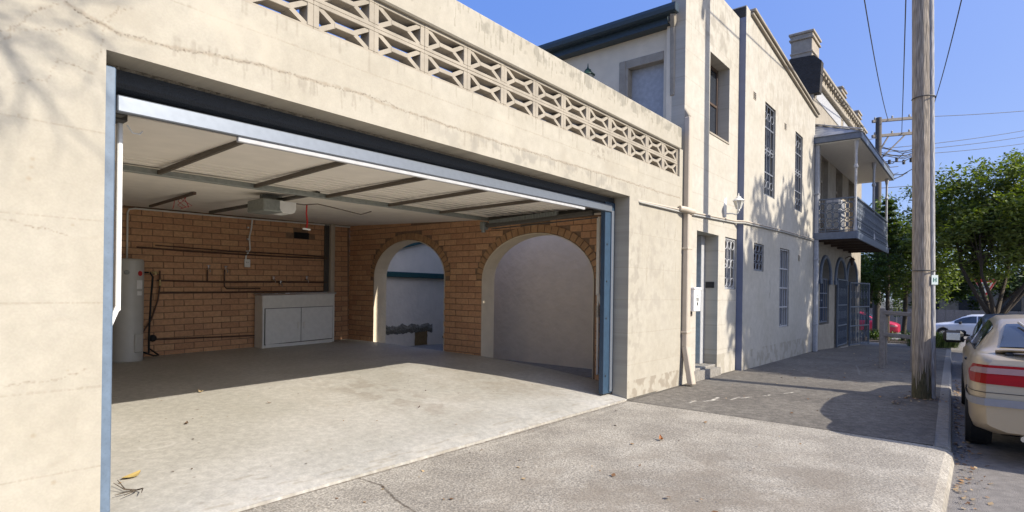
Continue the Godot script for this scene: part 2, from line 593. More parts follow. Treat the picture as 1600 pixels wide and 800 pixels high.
func setting() -> void:
	# the garage slab
	var im := surface_image(825, 737, Color(0.65, 0.638, 0.60), Color(0.695, 0.682, 0.648), 0.006, 0.10, 0.05, 31, 0.035)
	for k in 46:
		var p := Vector2(rng.randf() * 825, rng.randf() * 737)
		stroke(im, [p, p + Vector2(rng.randf_range(-60, 60), rng.randf_range(-14, 14))], rng.randf_range(2.0, 7.0), Color(0.80, 0.785, 0.76) if k % 2 else Color(0.58, 0.555, 0.52), 0.07, 1.5)
	for k in 9:
		blotch(im, int(rng.randf() * 700), int(rng.randf() * 500) + 60, int(rng.randf() * 100) + 760, 737, Color(0.56, 0.52, 0.46), 0.10, 0.012, 40 + k, 0.52)
	var tread := 0.0
	for k in 80:
		dab(im, rng.randf() * 825, rng.randf() * 737, rng.randf_range(0.8, 2.2), Color(0.35, 0.3, 0.25), 0.6)
	blotch(im, 330, 400, 420, 700, Color(0.50, 0.46, 0.41), 0.3, 0.02, 77, 0.42)
	blotch(im, 0, 712, 825, 737, Color(0.76, 0.735, 0.68), 0.25, 0.03, 78, 0.40, false)
	stroke(im, [Vector2(0, 734), Vector2(825, 734)], 2.2, Color(0.45, 0.41, 0.35), 0.35, 0.6, 0.3)
	for k in 90:
		var p := Vector2(rng.randf() * 825, 737 - absf(rng.randfn()) * 26)
		stroke(im, [p, p + Vector2(rng.randf_range(-26, 26), rng.randf_range(-3, 3))], rng.randf_range(0.8, 2.4), Color(0.52, 0.48, 0.41), 0.28, 0.8)
	for k in 2:      # faint tyre tracks
		var x: float = [250.0, 420.0][k]
		stroke(im, [Vector2(x, 737), Vector2(x + 14, 560), Vector2(x + 10, 330)], 11.0, Color(0.55, 0.53, 0.49), 0.05, 0.5)
	for k in 14:
		blotch(im, 440 + int(rng.randf() * 120), 420 + int(rng.randf() * 180), 560 + int(rng.randf() * 60), 640 + int(rng.randf() * 60), Color(0.5, 0.46, 0.40), 0.07, 0.05, 120 + k, 0.5)
	for k in 40:      # a dried ring left by a pot
		var a := TAU * k / 40.0
		dab(im, 118 + cos(a) * 13.0, 566 + sin(a) * 9.0, 2.6, Color(0.80, 0.79, 0.76), 0.22)
	M.slab = pictured(im, Vector2(7.5, 6.7), 0.62, 0.5)
	var b := MB.new()
	var zs := [-3.335, -3.36, -3.42, -3.5, -3.6, -3.85, -4.1, -4.5, -5.0, -5.6, -6.2, -7.0, -8.0, -9.0, -10.0]
	var xs := [0.6, 1.4, 2.6, 3.8, 5.0, 5.9, 6.3, 6.8, 7.1]
	for i in xs.size() - 1:
		for j in zs.size() - 1:
			var q := func(x, z): return Vector3(x, floor_y(x, z), z)
			b.facing(Vector3.UP, [q.call(xs[i], zs[j]), q.call(xs[i + 1], zs[j]), q.call(xs[i + 1], zs[j + 1]), q.call(xs[i], zs[j + 1])])
	for i in xs.size() - 1:      # the edge of the slab at the driveway
		b.facing(Vector3(0, 0, 1), [Vector3(xs[i], -0.1, -3.335), Vector3(xs[i + 1], -0.1, -3.335), Vector3(xs[i + 1], 0.018, -3.335), Vector3(xs[i], 0.018, -3.335)])
	b.planar(Vector3(0.6, 0, -10), Vector3(1, 0, 0), Vector3(0, 0, 1))
	struct("garage_floor", b, M.slab)

	# the concrete driveway in front, coarse stone showing
	im = surface_image(1275, 510, Color(0.535, 0.51, 0.465), Color(0.61, 0.585, 0.535), 0.009, 0.25, 0.22, 51, 0.06, 2.0)
	for k in 5200:
		dab(im, rng.randf() * 1275, rng.randf() * 510, rng.randf_range(0.6, 1.7), Color(0.42, 0.37, 0.31) if rng.randf() < 0.5 else Color(0.83, 0.80, 0.73), 0.55)
	for k in 8:
		blotch(im, int(rng.randf() * 1000), int(rng.randf() * 300), int(rng.randf() * 300) + 900, 510, Color(0.47, 0.43, 0.375), 0.22, 0.012, 60 + k, 0.5)
	var mx := func(x: float, z: float): return Vector2((x + 2.0) * 150, (z + 3.4) * 150)
	stroke(im, [mx.call(2.4, -3.33), mx.call(2.42, -3.1), mx.call(2.3, -2.75), mx.call(2.25, -2.5), mx.call(2.1, -2.1)], 1.6, Color(0.28, 0.25, 0.21), 0.7, 0.8)
	stroke(im, [mx.call(0.6, -3.33), mx.call(6.3, -3.30)], 2.4, Color(0.34, 0.30, 0.25), 0.6, 0.8, 0.2)
	stroke(im, [mx.call(3.0, -3.22), mx.call(6.3, -3.22)], 5.0, Color(0.74, 0.71, 0.65), 0.3, 1.5, 0.3)
	M.driveway = pictured(im, Vector2(8.5, 3.4), 0.92, 1.2)
	b = MB.new()
	var zy := [[-3.335, 0.0], [-2.4, -0.008], [-1.4, -0.018], [-0.6, -0.028], [-0.33, -0.034], [-0.24, -0.045], [-0.19, -0.075], [-0.165, -0.16]]
	for j in zy.size() - 1:
		var right := func(z): return 6.29 + (z + 3.3) * 0.047
		for i in 8:
			var q := func(t, k): return Vector3(lerpf(-10.0, right.call(zy[k][0]), t), zy[k][1], zy[k][0])
			b.facing(Vector3.UP, [q.call(i / 8.0, j), q.call((i + 1) / 8.0, j), q.call((i + 1) / 8.0, j + 1), q.call(i / 8.0, j + 1)])
	b.planar(Vector3(-2, 0, -3.4), Vector3(1, 0, 0), Vector3(0, 0, 1))
	struct("driveway", b, M.driveway)

	# the asphalt footpath
	im = surface_image(1602, 288, Color(0.365, 0.345, 0.315), Color(0.425, 0.405, 0.37), 0.008, 0.08, 0.16, 71, 0.08, 1.6)
	var fx := func(x: float, z: float): return Vector2((x - 6.2) * 90, (z + 3.4) * 90)
	for k in 7:      # splashes of old white paint near the wall
		var p: Vector2 = fx.call([6.75, 6.95, 7.1, 7.3, 7.5, 7.9, 8.3][k], [-2.72, -2.62, -2.58, -2.42, -2.36, -2.2, -2.05][k])
		stroke(im, [p, p + Vector2(rng.randf_range(12, 30), rng.randf_range(-2, 8))], rng.randf_range(1.2, 3.2), Color(0.86, 0.84, 0.78), 0.8, 1.2, 0.25)
	for k in 60:
		dab(im, rng.randf() * 1602, rng.randf() * 288, rng.randf_range(0.8, 1.6), Color(0.72, 0.68, 0.6), 0.7)
	stroke(im, [fx.call(6.3, -3.3), fx.call(10.3, -3.3), fx.call(16, -3.2)], 3.0, Color(0.26, 0.24, 0.21), 0.6, 0.6)
	stroke(im, [fx.call(11.2, -0.6), fx.call(11.4, -1.6), fx.call(13.0, -1.9), fx.call(16.0, -1.5)], 1.6, Color(0.55, 0.54, 0.52), 0.5, 0.4)
	stroke(im, [fx.call(8.6, -1.2), fx.call(8.9, -0.9), fx.call(8.7, -0.5)], 1.2, Color(0.2, 0.19, 0.18), 0.7, 0.5)
	M.footpath = pictured(im, Vector2(17.8, 3.2), 0.95, 0.6)
	b = MB.new()
	for i in 30:
		var q := func(k, t) -> Vector3:
			var x: float = 6.295 + k * 0.6
			if k == 0: x = lerpf(6.285, 6.42, t)
			var z := lerpf(-3.335, kerb_z(x) - 0.12, float(t))
			return Vector3(x, ground_y(x) - 0.03 * t + 0.004, z)
		for j in 3:
			b.facing(Vector3.UP, [q.call(i, j / 3.0), q.call(i + 1, j / 3.0), q.call(i + 1, (j + 1) / 3.0), q.call(i, (j + 1) / 3.0)])
	b.planar(Vector3(6.2, 0, -3.4), Vector3(1, 0, 0), Vector3(0, 0, 1))
	struct("footpath", b, M.footpath)

	# kerb, in stretches with open joints
	b = MB.new()
	var x := 6.42
	while x < 25.0:
		var step := 0.9 if x < 12.0 else 2.4
		var x1 := x + step - 0.008
		var prof := [Vector2(-0.125, -0.3), Vector2(-0.125, -0.026), Vector2(-0.02, -0.026), Vector2(0.0, -0.042), Vector2(0.025, -0.3)]
		for i in prof.size() - 1:
			var p: Vector2 = prof[i]
			var r: Vector2 = prof[i + 1]
			var lift := func(xx): return ground_y(xx) + (-0.012 if xx < 6.5 else 0.0)
			b.facing(Vector3(0, r.x - p.x, p.y - r.y) if i > 0 else Vector3(0, 0, -1), [Vector3(x, lift.call(x) + p.y, kerb_z(x) + p.x), Vector3(x1, lift.call(x1) + p.y, kerb_z(x1) + p.x), Vector3(x1, lift.call(x1) + r.y, kerb_z(x1) + r.x), Vector3(x, lift.call(x) + r.y, kerb_z(x) + r.x)])
		for e in [x, x1]:
			b.facing(Vector3(-1 if e == x else 1, 0, 0), prof.map(func(p): return Vector3(e, ground_y(e) + p.y, kerb_z(e) + p.x)))
		x += step
	struct("kerb", b, M.kerb)

	# the street, its cross street and the land around
	b = MB.new()
	var rx := [-40.0, 0.0, 6.0, 9.0, 12.0, 15.5, 19.0, 23.0, 27.0, 31.0]
	for i in rx.size() - 1:
		var q := func(xx, t): return Vector3(xx, ground_y(xx) - 0.135 - 0.04 * (1.0 - absf(t - 0.5) * 2.0) * 0.0, lerpf(kerb_z(maxf(xx, 0.0)) - 0.02, 7.4, t))
		b.facing(Vector3.UP, [q.call(rx[i], 0.0), q.call(rx[i + 1], 0.0), q.call(rx[i + 1], 1.0), q.call(rx[i], 1.0)])
	struct("road", b, M.road)
	b = MB.new()
	for s in [[31.0, 36.0], [36.0, 42.0], [42.0, 46.0]]:
		b.facing(Vector3.UP, [Vector3(s[0], ground_y(s[0]) - 0.131, -70), Vector3(s[1], ground_y(s[1]) - 0.131, -70), Vector3(s[1], ground_y(s[1]) - 0.131, 70), Vector3(s[0], ground_y(s[0]) - 0.131, 70)])
	struct("cross_street", b, M.road)
	b = MB.new()
	for s in [[23.9, 27.2]]:
		b.facing(Vector3.UP, [Vector3(s[0], ground_y(s[0]) + 0.002, -40), Vector3(s[1], ground_y(s[1]) + 0.002, -40), Vector3(s[1], ground_y(s[1]) - 0.03, kerb_z(25.0) - 0.1), Vector3(s[0], ground_y(s[0]) - 0.03, kerb_z(24.0) - 0.1)])
	struct("corner_pavement", b, M.concrete)
	b = MB.new()
	for s in [[27.2, 31.0]]:
		b.facing(Vector3.UP, [Vector3(s[0], ground_y(s[0]) + 0.01, -40), Vector3(s[1], ground_y(s[1]) + 0.01, -40), Vector3(s[1], ground_y(s[1]) + 0.01, -1.0), Vector3(s[0], ground_y(s[0]) + 0.01, -1.0)])
	struct("garden_soil", b, M.soil)
	b = MB.new()
	for s in [[-300.0, 9.0], [9.0, 15.5], [15.5, 23.0], [23.0, 42.0], [42.0, 400.0]]:
		b.facing(Vector3.UP, [Vector3(s[0], ground_y(s[0]) - 0.2, -300), Vector3(s[1], ground_y(s[1]) - 0.2, -300), Vector3(s[1], ground_y(s[1]) - 0.2, 300), Vector3(s[0], ground_y(s[0]) - 0.2, 300)])
	struct("ground", b, M.earth)
	b = MB.new()      # the far side of the street
	for s in [[-40.0, 9.0], [9.0, 23.0], [23.0, 31.0]]:
		for t in [[7.4, 7.55, 0.0], [7.55, 10.6, 0.0]]:
			b.facing(Vector3.UP, [Vector3(s[0], ground_y(s[0]), t[0]), Vector3(s[1], ground_y(s[1]), t[0]), Vector3(s[1], ground_y(s[1]), t[1]), Vector3(s[0], ground_y(s[0]), t[1])])
		b.facing(Vector3(0, 0, -1), [Vector3(s[0], ground_y(s[0]) - 0.2, 7.4), Vector3(s[1], ground_y(s[1]) - 0.2, 7.4), Vector3(s[1], ground_y(s[1]), 7.4), Vector3(s[0], ground_y(s[0]), 7.4)])
	struct("far_footpath", b, M.concrete)


# ---------------------------------------------------------------- garage
func facade_image() -> Image:
	var im := surface_image(1504, 592, Color(0.632, 0.605, 0.545), Color(0.652, 0.627, 0.57), 0.008, 0.05, 0.02, 81, 0.016)
	var P := func(x: float, y: float): return Vector2((x + 1.5) * 160, (3.7 - y) * 160)
	var joint := Color(0.50, 0.455, 0.385)
	for y in [0.42, 0.81, 1.22, 1.62, 2.05, 2.82]:     # scored courses of the render
		stroke(im, [P.call(-1.5, y), P.call(7.9, y + 0.01)], 0.9, joint, 0.30, 0.25, 0.25)
	for j in 6:
		for k in 16:
			var x: float = -1.4 + k * 0.62 + (j % 2) * 0.31
			var y: float = [0.42, 0.81, 1.22, 1.62, 2.05, 2.82][j]
			if rng.randf() < 0.35: stroke(im, [P.call(x, y), P.call(x, y + 0.38)], 0.8, joint, 0.18, 0.2, 0.4)
	for k in 16:      # patches of later render, a shade off
		var x := rng.randf_range(-0.5, 7.4)
		var y := rng.randf_range(0.4, 2.3) if x < 0.7 or x > 6.4 else rng.randf_range(2.7, 2.95)
		var q0: Vector2 = P.call(x, y)
		blotch(im, int(q0.x), int(q0.y), int(q0.x + rng.randf_range(30, 90)), int(q0.y + rng.randf_range(16, 60)), Color(0.70, 0.67, 0.605) if k % 2 else Color(0.595, 0.565, 0.505), 0.4, 0.01, 200 + k, 0.3)
	for k in 240:     # trowel marks
		var q0 := Vector2(rng.randf() * 1504, rng.randf() * 592)
		stroke(im, [q0, q0 + Vector2(rng.randf_range(-22, 22), rng.randf_range(-10, 10))], rng.randf_range(0.8, 2.0), Color(0.72, 0.69, 0.63) if k % 2 else Color(0.60, 0.565, 0.50), 0.14, 0.6)
	# the long crack over the opening, with damp and peeling under it
	var crack := [P.call(0.74, 2.63), P.call(0.95, 2.56), P.call(1.14, 2.57), P.call(1.65, 2.63), P.call(2.3, 2.655), P.call(3.0, 2.64), P.call(3.6, 2.632), P.call(4.6, 2.64), P.call(5.77, 2.65), P.call(6.6, 2.66), P.call(7.8, 2.668)]
	stroke(im, crack, 2.2, Color(0.50, 0.44, 0.36), 0.3, 0.7, 0.1)
	stroke(im, crack, 0.65, Color(0.30, 0.26, 0.21), 0.55, 1.7, 0.15)
	for k in 150:
		var t := rng.randf_range(1.2, 6.8)
		var y0 := 2.645 - rng.randf() * 0.02
		stroke(im, [P.call(t, y0), P.call(t + rng.randf_range(-0.01, 0.01), y0 - rng.randf_range(0.02, 0.13))], rng.randf_range(0.7, 2.6), Color(0.49, 0.46, 0.41), 0.24, 0.4)
	var q: Vector2 = P.call(2.7, 2.65)
	blotch(im, int(q.x), int(q.y), int(q.x) + 640, int(q.y) + 32, Color(0.55, 0.53, 0.485), 0.7, 0.025, 91, 0.5)
	q = P.call(6.25, 2.75)
	blotch(im, int(q.x), int(q.y), int(q.x) + 230, int(q.y) + 330, Color(0.585, 0.56, 0.51), 0.55, 0.022, 92, 0.54)
	blotch(im, int(q.x), int(q.y) + 20, int(q.x) + 70, int(q.y) + 420, Color(0.56, 0.535, 0.485), 0.55, 0.03, 93, 0.5)
	for k in 26:
		var x := rng.randf_range(6.35, 7.8)
		var y := rng.randf_range(1.6, 2.7)
		stroke(im, [P.call(x, y), P.call(x + rng.randf_range(-0.04, 0.04), y - rng.randf_range(0.05, 0.35))], rng.randf_range(0.6, 1.4), Color(0.50, 0.46, 0.39), 0.4, 0.8)
	# cracks of the pier at the left
	for c in [[[0.5, 2.36], [0.58, 2.47], [0.63, 2.55], [0.72, 2.62]], [[0.5, 2.42], [0.62, 2.46], [0.8, 2.53], [0.9, 2.62], [1.0, 2.72]], [[0.55, 2.20], [0.66, 2.24], [0.72, 2.36], [0.86, 2.34]], [[0.86, 2.40], [0.88, 2.55], [0.95, 2.70]], [[-0.2, 0.80], [0.3, 0.82], [0.85, 0.90]], [[-0.2, 1.60], [0.3, 1.63], [0.75, 1.55]]]:
		var pts := []
		for p in c: pts.append(P.call(p[0], p[1]))
		stroke(im, pts, 0.7, Color(0.40, 0.34, 0.27), 0.35, 1.6, 0.3)
	for k in 60:
		dab(im, rng.randf_range(0, 390), rng.randf_range(150, 592), rng.randf_range(0.7, 2.4), Color(0.56, 0.50, 0.41), 0.45)
	# weathering of the parapet: dark runs under its top
	for k in 420:
		var x := rng.randf_range(0.6, 7.8)
		if rng.randf() > (x - 0.2) / 6.0: continue
		var y := 3.68 - pow(rng.randf(), 2.0) * 0.16
		stroke(im, [P.call(x, y), P.call(x + rng.randf_range(-0.01, 0.01), y - rng.randf_range(0.01, 0.12))], rng.randf_range(0.6, 2.0), Color(0.42, 0.40, 0.34), 0.32, 0.4)
	q = P.call(3.6, 3.69)
	blotch(im, int(q.x), int(q.y), int(q.x) + 680, int(q.y) + 26, Color(0.50, 0.48, 0.43), 0.6, 0.03, 95, 0.5, false)
	for k in 60:
		var x := rng.randf_range(1.5, 7.6)
		stroke(im, [P.call(x, 2.98), P.call(x, 2.98 - rng.randf_range(0.03, 0.16))], rng.randf_range(0.8, 2.2), Color(0.52, 0.49, 0.435), 0.30, 0.3)
	q = P.call(5.35, 2.96)
	blotch(im, int(q.x), int(q.y), int(q.x) + 80, int(q.y) + 26, Color(0.5, 0.47, 0.42), 0.6, 0.05, 96, 0.5)
	# splash line above the footpath
	blotch(im, 1250, 555, 1504, 592, Color(0.50, 0.46, 0.40), 0.6, 0.03, 97, 0.45, false)
	return im

func garage_front() -> void:
	M.facade = pictured(facade_image(), Vector2(9.4, 3.7), 0.88, 0.2)
	var g := thing("garage", Vector3(3.6, 0, -3.6), "cream rendered garage with open double doorway and patterned block band under its parapet", "garage")
	var lay := func(b: MB): b.planar(Vector3(-1.5, 3.7, 0), Vector3(1, 0, 0), Vector3(0, -1, 0))
	var b := MB.new()
	b.prism(PackedVector2Array([Vector2(-1.5, -0.1), Vector2(0.90, -0.1), Vector2(0.90, 2.465), Vector2(6.30, 2.493), Vector2(6.30, -0.1), Vector2(7.88, -0.1), Vector2(7.88, 2.972), Vector2(-1.5, 2.972)]), Vector3(0, 0, ZF), Vector3(1, 0, 0), Vector3(0, 1, 0), Vector3(0, 0, -0.2))
	b.box(Vector3(-1.5, 2.972, ZF - 0.2), Vector3(0.60, 3.372, ZF))
	b.box(Vector3(7.772, 2.972, ZF - 0.2), Vector3(7.88, 3.372, ZF))
	lay.call(b)
	part(g, "front_wall", b, M.facade)
	b = MB.new()
	b.box(Vector3(-1.5, 3.372, ZF - 0.21), Vector3(7.83, 3.68, ZF + 0.002), 0.012)
	lay.call(b)
	part(g, "parapet", b, M.facade)

	# pierced blocks: a frame with four spokes to a short bar
	b = MB.new()
	var w := 0.4775
	var h := 0.1985
	var d := 0.105
	b.box(Vector3(0, 0, -d), Vector3(w, 0.027, 0), 0.003)
	b.box(Vector3(0, h - 0.027, -d), Vector3(w, h, 0), 0.003)
	b.box(Vector3(0, 0.027, -d), Vector3(0.042, h - 0.027, 0), 0.003)
	b.box(Vector3(w - 0.042, 0.027, -d), Vector3(w, h - 0.027, 0), 0.003)
	b.box(Vector3(w * 0.33, h / 2 - 0.017, -d), Vector3(w * 0.67, h / 2 + 0.017, -0.004), 0.003)
	for sx in [-1, 1]:
		for sy in [-1, 1]:
			b.bar(Vector3(w / 2 + sx * (w / 2 - 0.024), h / 2 + sy * (h / 2 - 0.016), -d / 2 - 0.003), Vector3(w / 2 + sx * w * 0.165, h / 2 + sy * 0.004, -d / 2 - 0.003), d - 0.008, 0.032, Vector3(-sx * sy * 0.5, 1, 0))
	var block := b.done()
	for row in 2:
		for k in 15:
			var o := mi(g, "breeze_block", block, M.cream)
			o.position = Vector3(7.772 - 0.478 * (k + 1), 2.974 + row * 0.1995, ZF - 0.028 - rng.randf() * 0.004) - where(g)

	# steel in the opening
	b = MB.new()
	var prof := PackedVector2Array([Vector2(-0.20, 2.462), Vector2(-0.205, 2.395), Vector2(-0.215, 2.372), Vector2(-0.235, 2.358), Vector2(-0.27, 2.352), Vector2(-0.31, 2.36), Vector2(-0.34, 2.39), Vector2(-0.35, 2.462)])
	b.prism(prof, Vector3(0.92, -0.015, ZF), Vector3(0, 0, 1), Vector3(0, 1, 0), Vector3(5.36, 0.03, 0))
	part(g, "lintel_beam", b, M.beam, "dark blue steel lintel beam with chipped paint")
	b = MB.new()
	b.box(Vector3(0.90, 2.44, ZF - 0.345), Vector3(6.30, 2.62, ZF - 0.203))
	part(g, "lintel_bedding", b, M.ruin)
	var post := part(g, "door_post", box1(Vector3(0.902, 0.0, ZF - 0.24), Vector3(0.952, 2.40, ZF - 0.03), 0.006), M.jamb_blue)
	b = MB.new()
	b.box(Vector3(6.065, 0.08, ZF - 0.26), Vector3(6.297, 2.42, ZF - 0.195), 0.005)
	post = part(g, "door_post", b, M.steel_blue)
	for y in [0.3, 1.0, 1.45, 1.9]:
		b = MB.new()
		b.lathe([[0.0, 0.006], [0.011, 0.006], [0.013, 0.0]], Vector3(6.11, y, ZF - 0.195), 8, Basis(Vector3.RIGHT, PI / 2))
		part(post, "bolt", b, M.black)
	part(g, "post_edge", box1(Vector3(6.195, 0.10, ZF - 0.196), Vector3(6.25, 2.32, ZF - 0.178), 0.004), M.galv)

	# ceiling and flat roof, side wall
	b = MB.new()
	var cy := func(x, z): return 2.452 + (-6.1 - z) * 0.036 - 0.02 * (6.8 - x)
	var c4 := [Vector3(0.6, 0, ZF - 0.345), Vector3(7.1, 0, ZF - 0.345), Vector3(7.1, 0, -10.0), Vector3(0.6, 0, -10.0)]
	for p in c4.size(): c4[p].y = cy.call(c4[p].x, c4[p].z)
	b.facing(Vector3.DOWN, c4)
	var top := c4.map(func(p): return Vector3(p.x, 2.74, p.z))
	b.facing(Vector3.UP, top)
	for i in 4:
		var j := (i + 1) % 4
		b.facing((c4[i] + c4[j]) / 2 - Vector3(3.8, 2.5, -6.8), [c4[i], c4[j], top[j], top[i]])
	part(g, "ceiling", b, M.ceiling)
	part(g, "roof_deck", box1(Vector3(-1.5, 2.745, -10.2), Vector3(7.1, 2.80, ZF - 0.2)), M.concrete)
	part(g, "side_wall", box1(Vector3(0.3, -0.1, -10.1), Vector3(0.6, 2.74, ZF - 0.2)), M.white_wall)
	brick_walls()
	tilt_door()

func brick_walls() -> void:
	# back wall: its courses drop a little to the left
	var bl := 0.29
	var bh := 0.0985
	var shapes := []
	for k in 3:
		var s := MB.new()
		s.box(Vector3(-(bl - 0.012) / 2, 0, -0.05), Vector3((bl - 0.012) / 2, bh - 0.011, 0), 0.004)
		shapes.append(s.done())
	var half := box1(Vector3(-(bl / 2 - 0.012) / 2, 0, -0.05), Vector3((bl / 2 - 0.012) / 2, bh - 0.011, 0), 0.004).done()
	var w := thing("brick_wall", Vector3(3.7, 0.25, -9.8), "orange brick back wall of the garage, behind the white cupboard and tank", "wall")
	part(w, "mortar", box1(Vector3(0.6, 0.0, -10.1), Vector3(6.8, 2.74, -9.808)), M.mortar)
	var tilt := Basis(Vector3(0, 0, 1), 0.0215)
	for row in 24:
		for k in 22:
			var s := -(k * bl + (row % 2) * bl / 2) - bl / 2 + 0.145
			var y := 0.30 + row * bh
			var p := Vector3(6.8, 0, -9.80) + tilt * Vector3(s, y, 0)
			p.y -= 0.0
			if p.x < 2.35 or p.x > 6.8 or p.y > cy_at(p.x, -9.8) - 0.06: continue
			if absf(p.x - 5.75) < 0.16 and absf(p.y - 2.30) < 0.06: continue      # the vent
			var half_b: bool = p.x + bl / 2 > 6.82
			var o := mi(w, "brick", half if half_b else shapes[rng.randi() % 3], M.bricks[rng.randi() % 7])
			o.transform = Transform3D(tilt, p + Vector3(-bl / 4 if half_b else 0.0, 0, rng.randf_range(-0.003, 0.004)) - where(w))
	# the wall with two arches
	w = thing("arched_wall", Vector3(6.95, 0.15, -6.7), "orange brick wall with two arches on the right side of the garage", "wall")
	var arches := [[-6.205, -4.125, 1.50, 2.19], [-9.0, -7.06, 1.55, 2.22]]      # z0, z1, spring, crown
	var poly := PackedVector2Array()
	var b := MB.new()
	poly.append(Vector2(ZF - 0.34, -0.2))
	poly.append(Vector2(ZF - 0.34, 2.74))
	poly.append(Vector2(-9.808, 2.74))
	poly.append(Vector2(-9.808, -0.2))
	for a in [arches[1], arches[0]]:
		poly.append(Vector2(a[0], -0.2))
		for i in 25:
			var t := PI * (1.0 - i / 24.0)
			poly.append(Vector2((a[0] + a[1]) / 2 + cos(t) * (a[1] - a[0]) / 2, a[2] + sin(t) * (a[3] - a[2])))
		poly.append(Vector2(a[1], -0.2))
	b.prism(poly, Vector3(6.81, 0, 0), Vector3(0, 0, 1), Vector3(0, 1, 0), Vector3(0.27, 0, 0))
	part(w, "mortar", b, M.mortar)
	# smooth render lines the openings
	for a in arches:
		b = MB.new()
		var pts := [Vector2(a[0], 0.0)]
		for i in 25:
			var t := PI * (1.0 - i / 24.0)
			pts.append(Vector2((a[0] + a[1]) / 2 + cos(t) * (a[1] - a[0]) / 2, a[2] + sin(t) * (a[3] - a[2])))
		pts.append(Vector2(a[1], 0.0))
		var mid := Vector2((a[0] + a[1]) / 2, 1.0)
		for i in pts.size() - 1:
			var p: Vector2 = pts[i]
			var q: Vector2 = pts[i + 1]
			var pi_: Vector2 = p + (mid - p).normalized() * 0.012
			var qi: Vector2 = q + (mid - q).normalized() * 0.012
			b.facing(Vector3(0, mid.y - p.y, mid.x - p.x), [Vector3(6.795, pi_.y, pi_.x), Vector3(6.795, qi.y, qi.x), Vector3(7.09, qi.y, qi.x), Vector3(7.09, pi_.y, pi_.x)])
			b.facing(Vector3(-1, 0, 0), [Vector3(6.795, pi_.y, pi_.x), Vector3(6.795, qi.y, qi.x), Vector3(6.795, q.y, q.x), Vector3(6.795, p.y, p.x)])
			b.facing(Vector3(1, 0, 0), [Vector3(7.09, pi_.y, pi_.x), Vector3(7.09, qi.y, qi.x), Vector3(7.09, q.y, q.x), Vector3(7.09, p.y, p.x)])
		part(w, "arch_lining", b, M.cream_shade)
	var turn := Basis(Vector3.UP, -PI / 2)
	var bricks := 0
	var spare := MB.new()
	for row in 26:
		for k in 24:
			var z := ZF - 0.34 - bl / 2 - k * bl - (row % 2) * bl / 2 + 0.07
			var y := 0.10 + row * bh - 0.004 * (z + 3.5)
			if y > cy_at(6.8, z) - 0.04 or z < -9.93: continue
			var inside := false
			var lo := z - bl / 2
			var hi := z + bl / 2
			for a in arches:
				for e in [[lo + 0.02, y + 0.02], [hi - 0.02, y + 0.02], [lo + 0.02, y + bh], [hi - 0.02, y + bh], [z, y + bh / 2]]:
					var rx: float = (a[1] - a[0]) / 2 + (0.118 if e[1] > a[2] else 0.0)
					var dz: float = absf(e[0] - (a[0] + a[1]) / 2) / rx
					if e[1] < a[2]:
						if dz < 1.0: inside = true
					elif dz * dz + pow((e[1] - a[2]) / (a[3] - a[2] + 0.118), 2) < 1.0: inside = true
			if inside:
				# cut bricks meet the arch: close the gap with the free end where there is one
				for side in [-1, 1]:
					var e0: float = lo if side < 0 else hi
					var reach := 0.0
					for s in 10:
						var e: float = e0 - side * (s + 1) * bl / 10.0
						var hit := false
						for a in arches:
							for yy in [y + 0.01, y + bh - 0.01]:
								var rx: float = (a[1] - a[0]) / 2 + (0.116 if yy > a[2] else 0.0)
								var dz: float = absf(e - (a[0] + a[1]) / 2) / rx
								if yy < a[2]:
									if dz < 1.0: hit = true
								elif dz * dz + pow((yy - a[2]) / (a[3] - a[2] + 0.116), 2) < 1.0: hit = true
						if hit: break
						reach = (s + 1) * bl / 10.0
					if reach > 0.05:
						var z0: float = minf(e0, e0 - side * reach) + 0.006
						var z1: float = maxf(e0, e0 - side * reach) - 0.006
						var cut := box1(Vector3(0, 0, (z0 - z1) / 2), Vector3(0.05, bh - 0.011, (z1 - z0) / 2), 0.004)
						var o := local(w, "brick", cut, M.bricks[rng.randi() % 7])
						o.position = Vector3(6.80 + rng.randf_range(-0.004, 0.003), y, (z0 + z1) / 2) - where(w)
						bricks += 1
				continue
			var o := mi(w, "brick", shapes[rng.randi() % 3], M.bricks[rng.randi() % 7])
			o.transform = Transform3D(turn, Vector3(6.80 + rng.randf_range(-0.004, 0.003), y, z) - where(w))
			bricks += 1
	for a in arches:      # headers on edge round each arch
		var n := 27
		var c := Vector2((a[0] + a[1]) / 2, a[2])
		var r := Vector2((a[1] - a[0]) / 2, a[3] - a[2])
		for i in n:
			var t := PI * (i + 0.5) / n
			var p := c + Vector2(cos(t) * (r.x + 0.005), sin(t) * (r.y + 0.005))
			var nn := Vector2(cos(t) / r.x, sin(t) / r.y).normalized()
			var tang := Vector2(-sin(t) * r.x, cos(t) * r.y)
			var wd := tang.length() * PI / n - 0.012
			var u := Vector3(0, nn.y, nn.x)
			var tv := Vector3(0, tang.normalized().y, tang.normalized().x)
			var o := local(w, "arch_brick", box1(Vector3(-wd / 2, 0.003, -0.05), Vector3(wd / 2, 0.115, 0.006), 0.004), M.arch_bricks[rng.randi() % 4])
			o.transform = Transform3D(Basis(tv, u, Vector3(-1, 0, 0)), Vector3(6.80, p.y, p.x) - where(w))

func cy_at(x: float, z: float) -> float:
	return 2.452 + (-6.1 - z) * 0.036 - 0.02 * (6.8 - x)

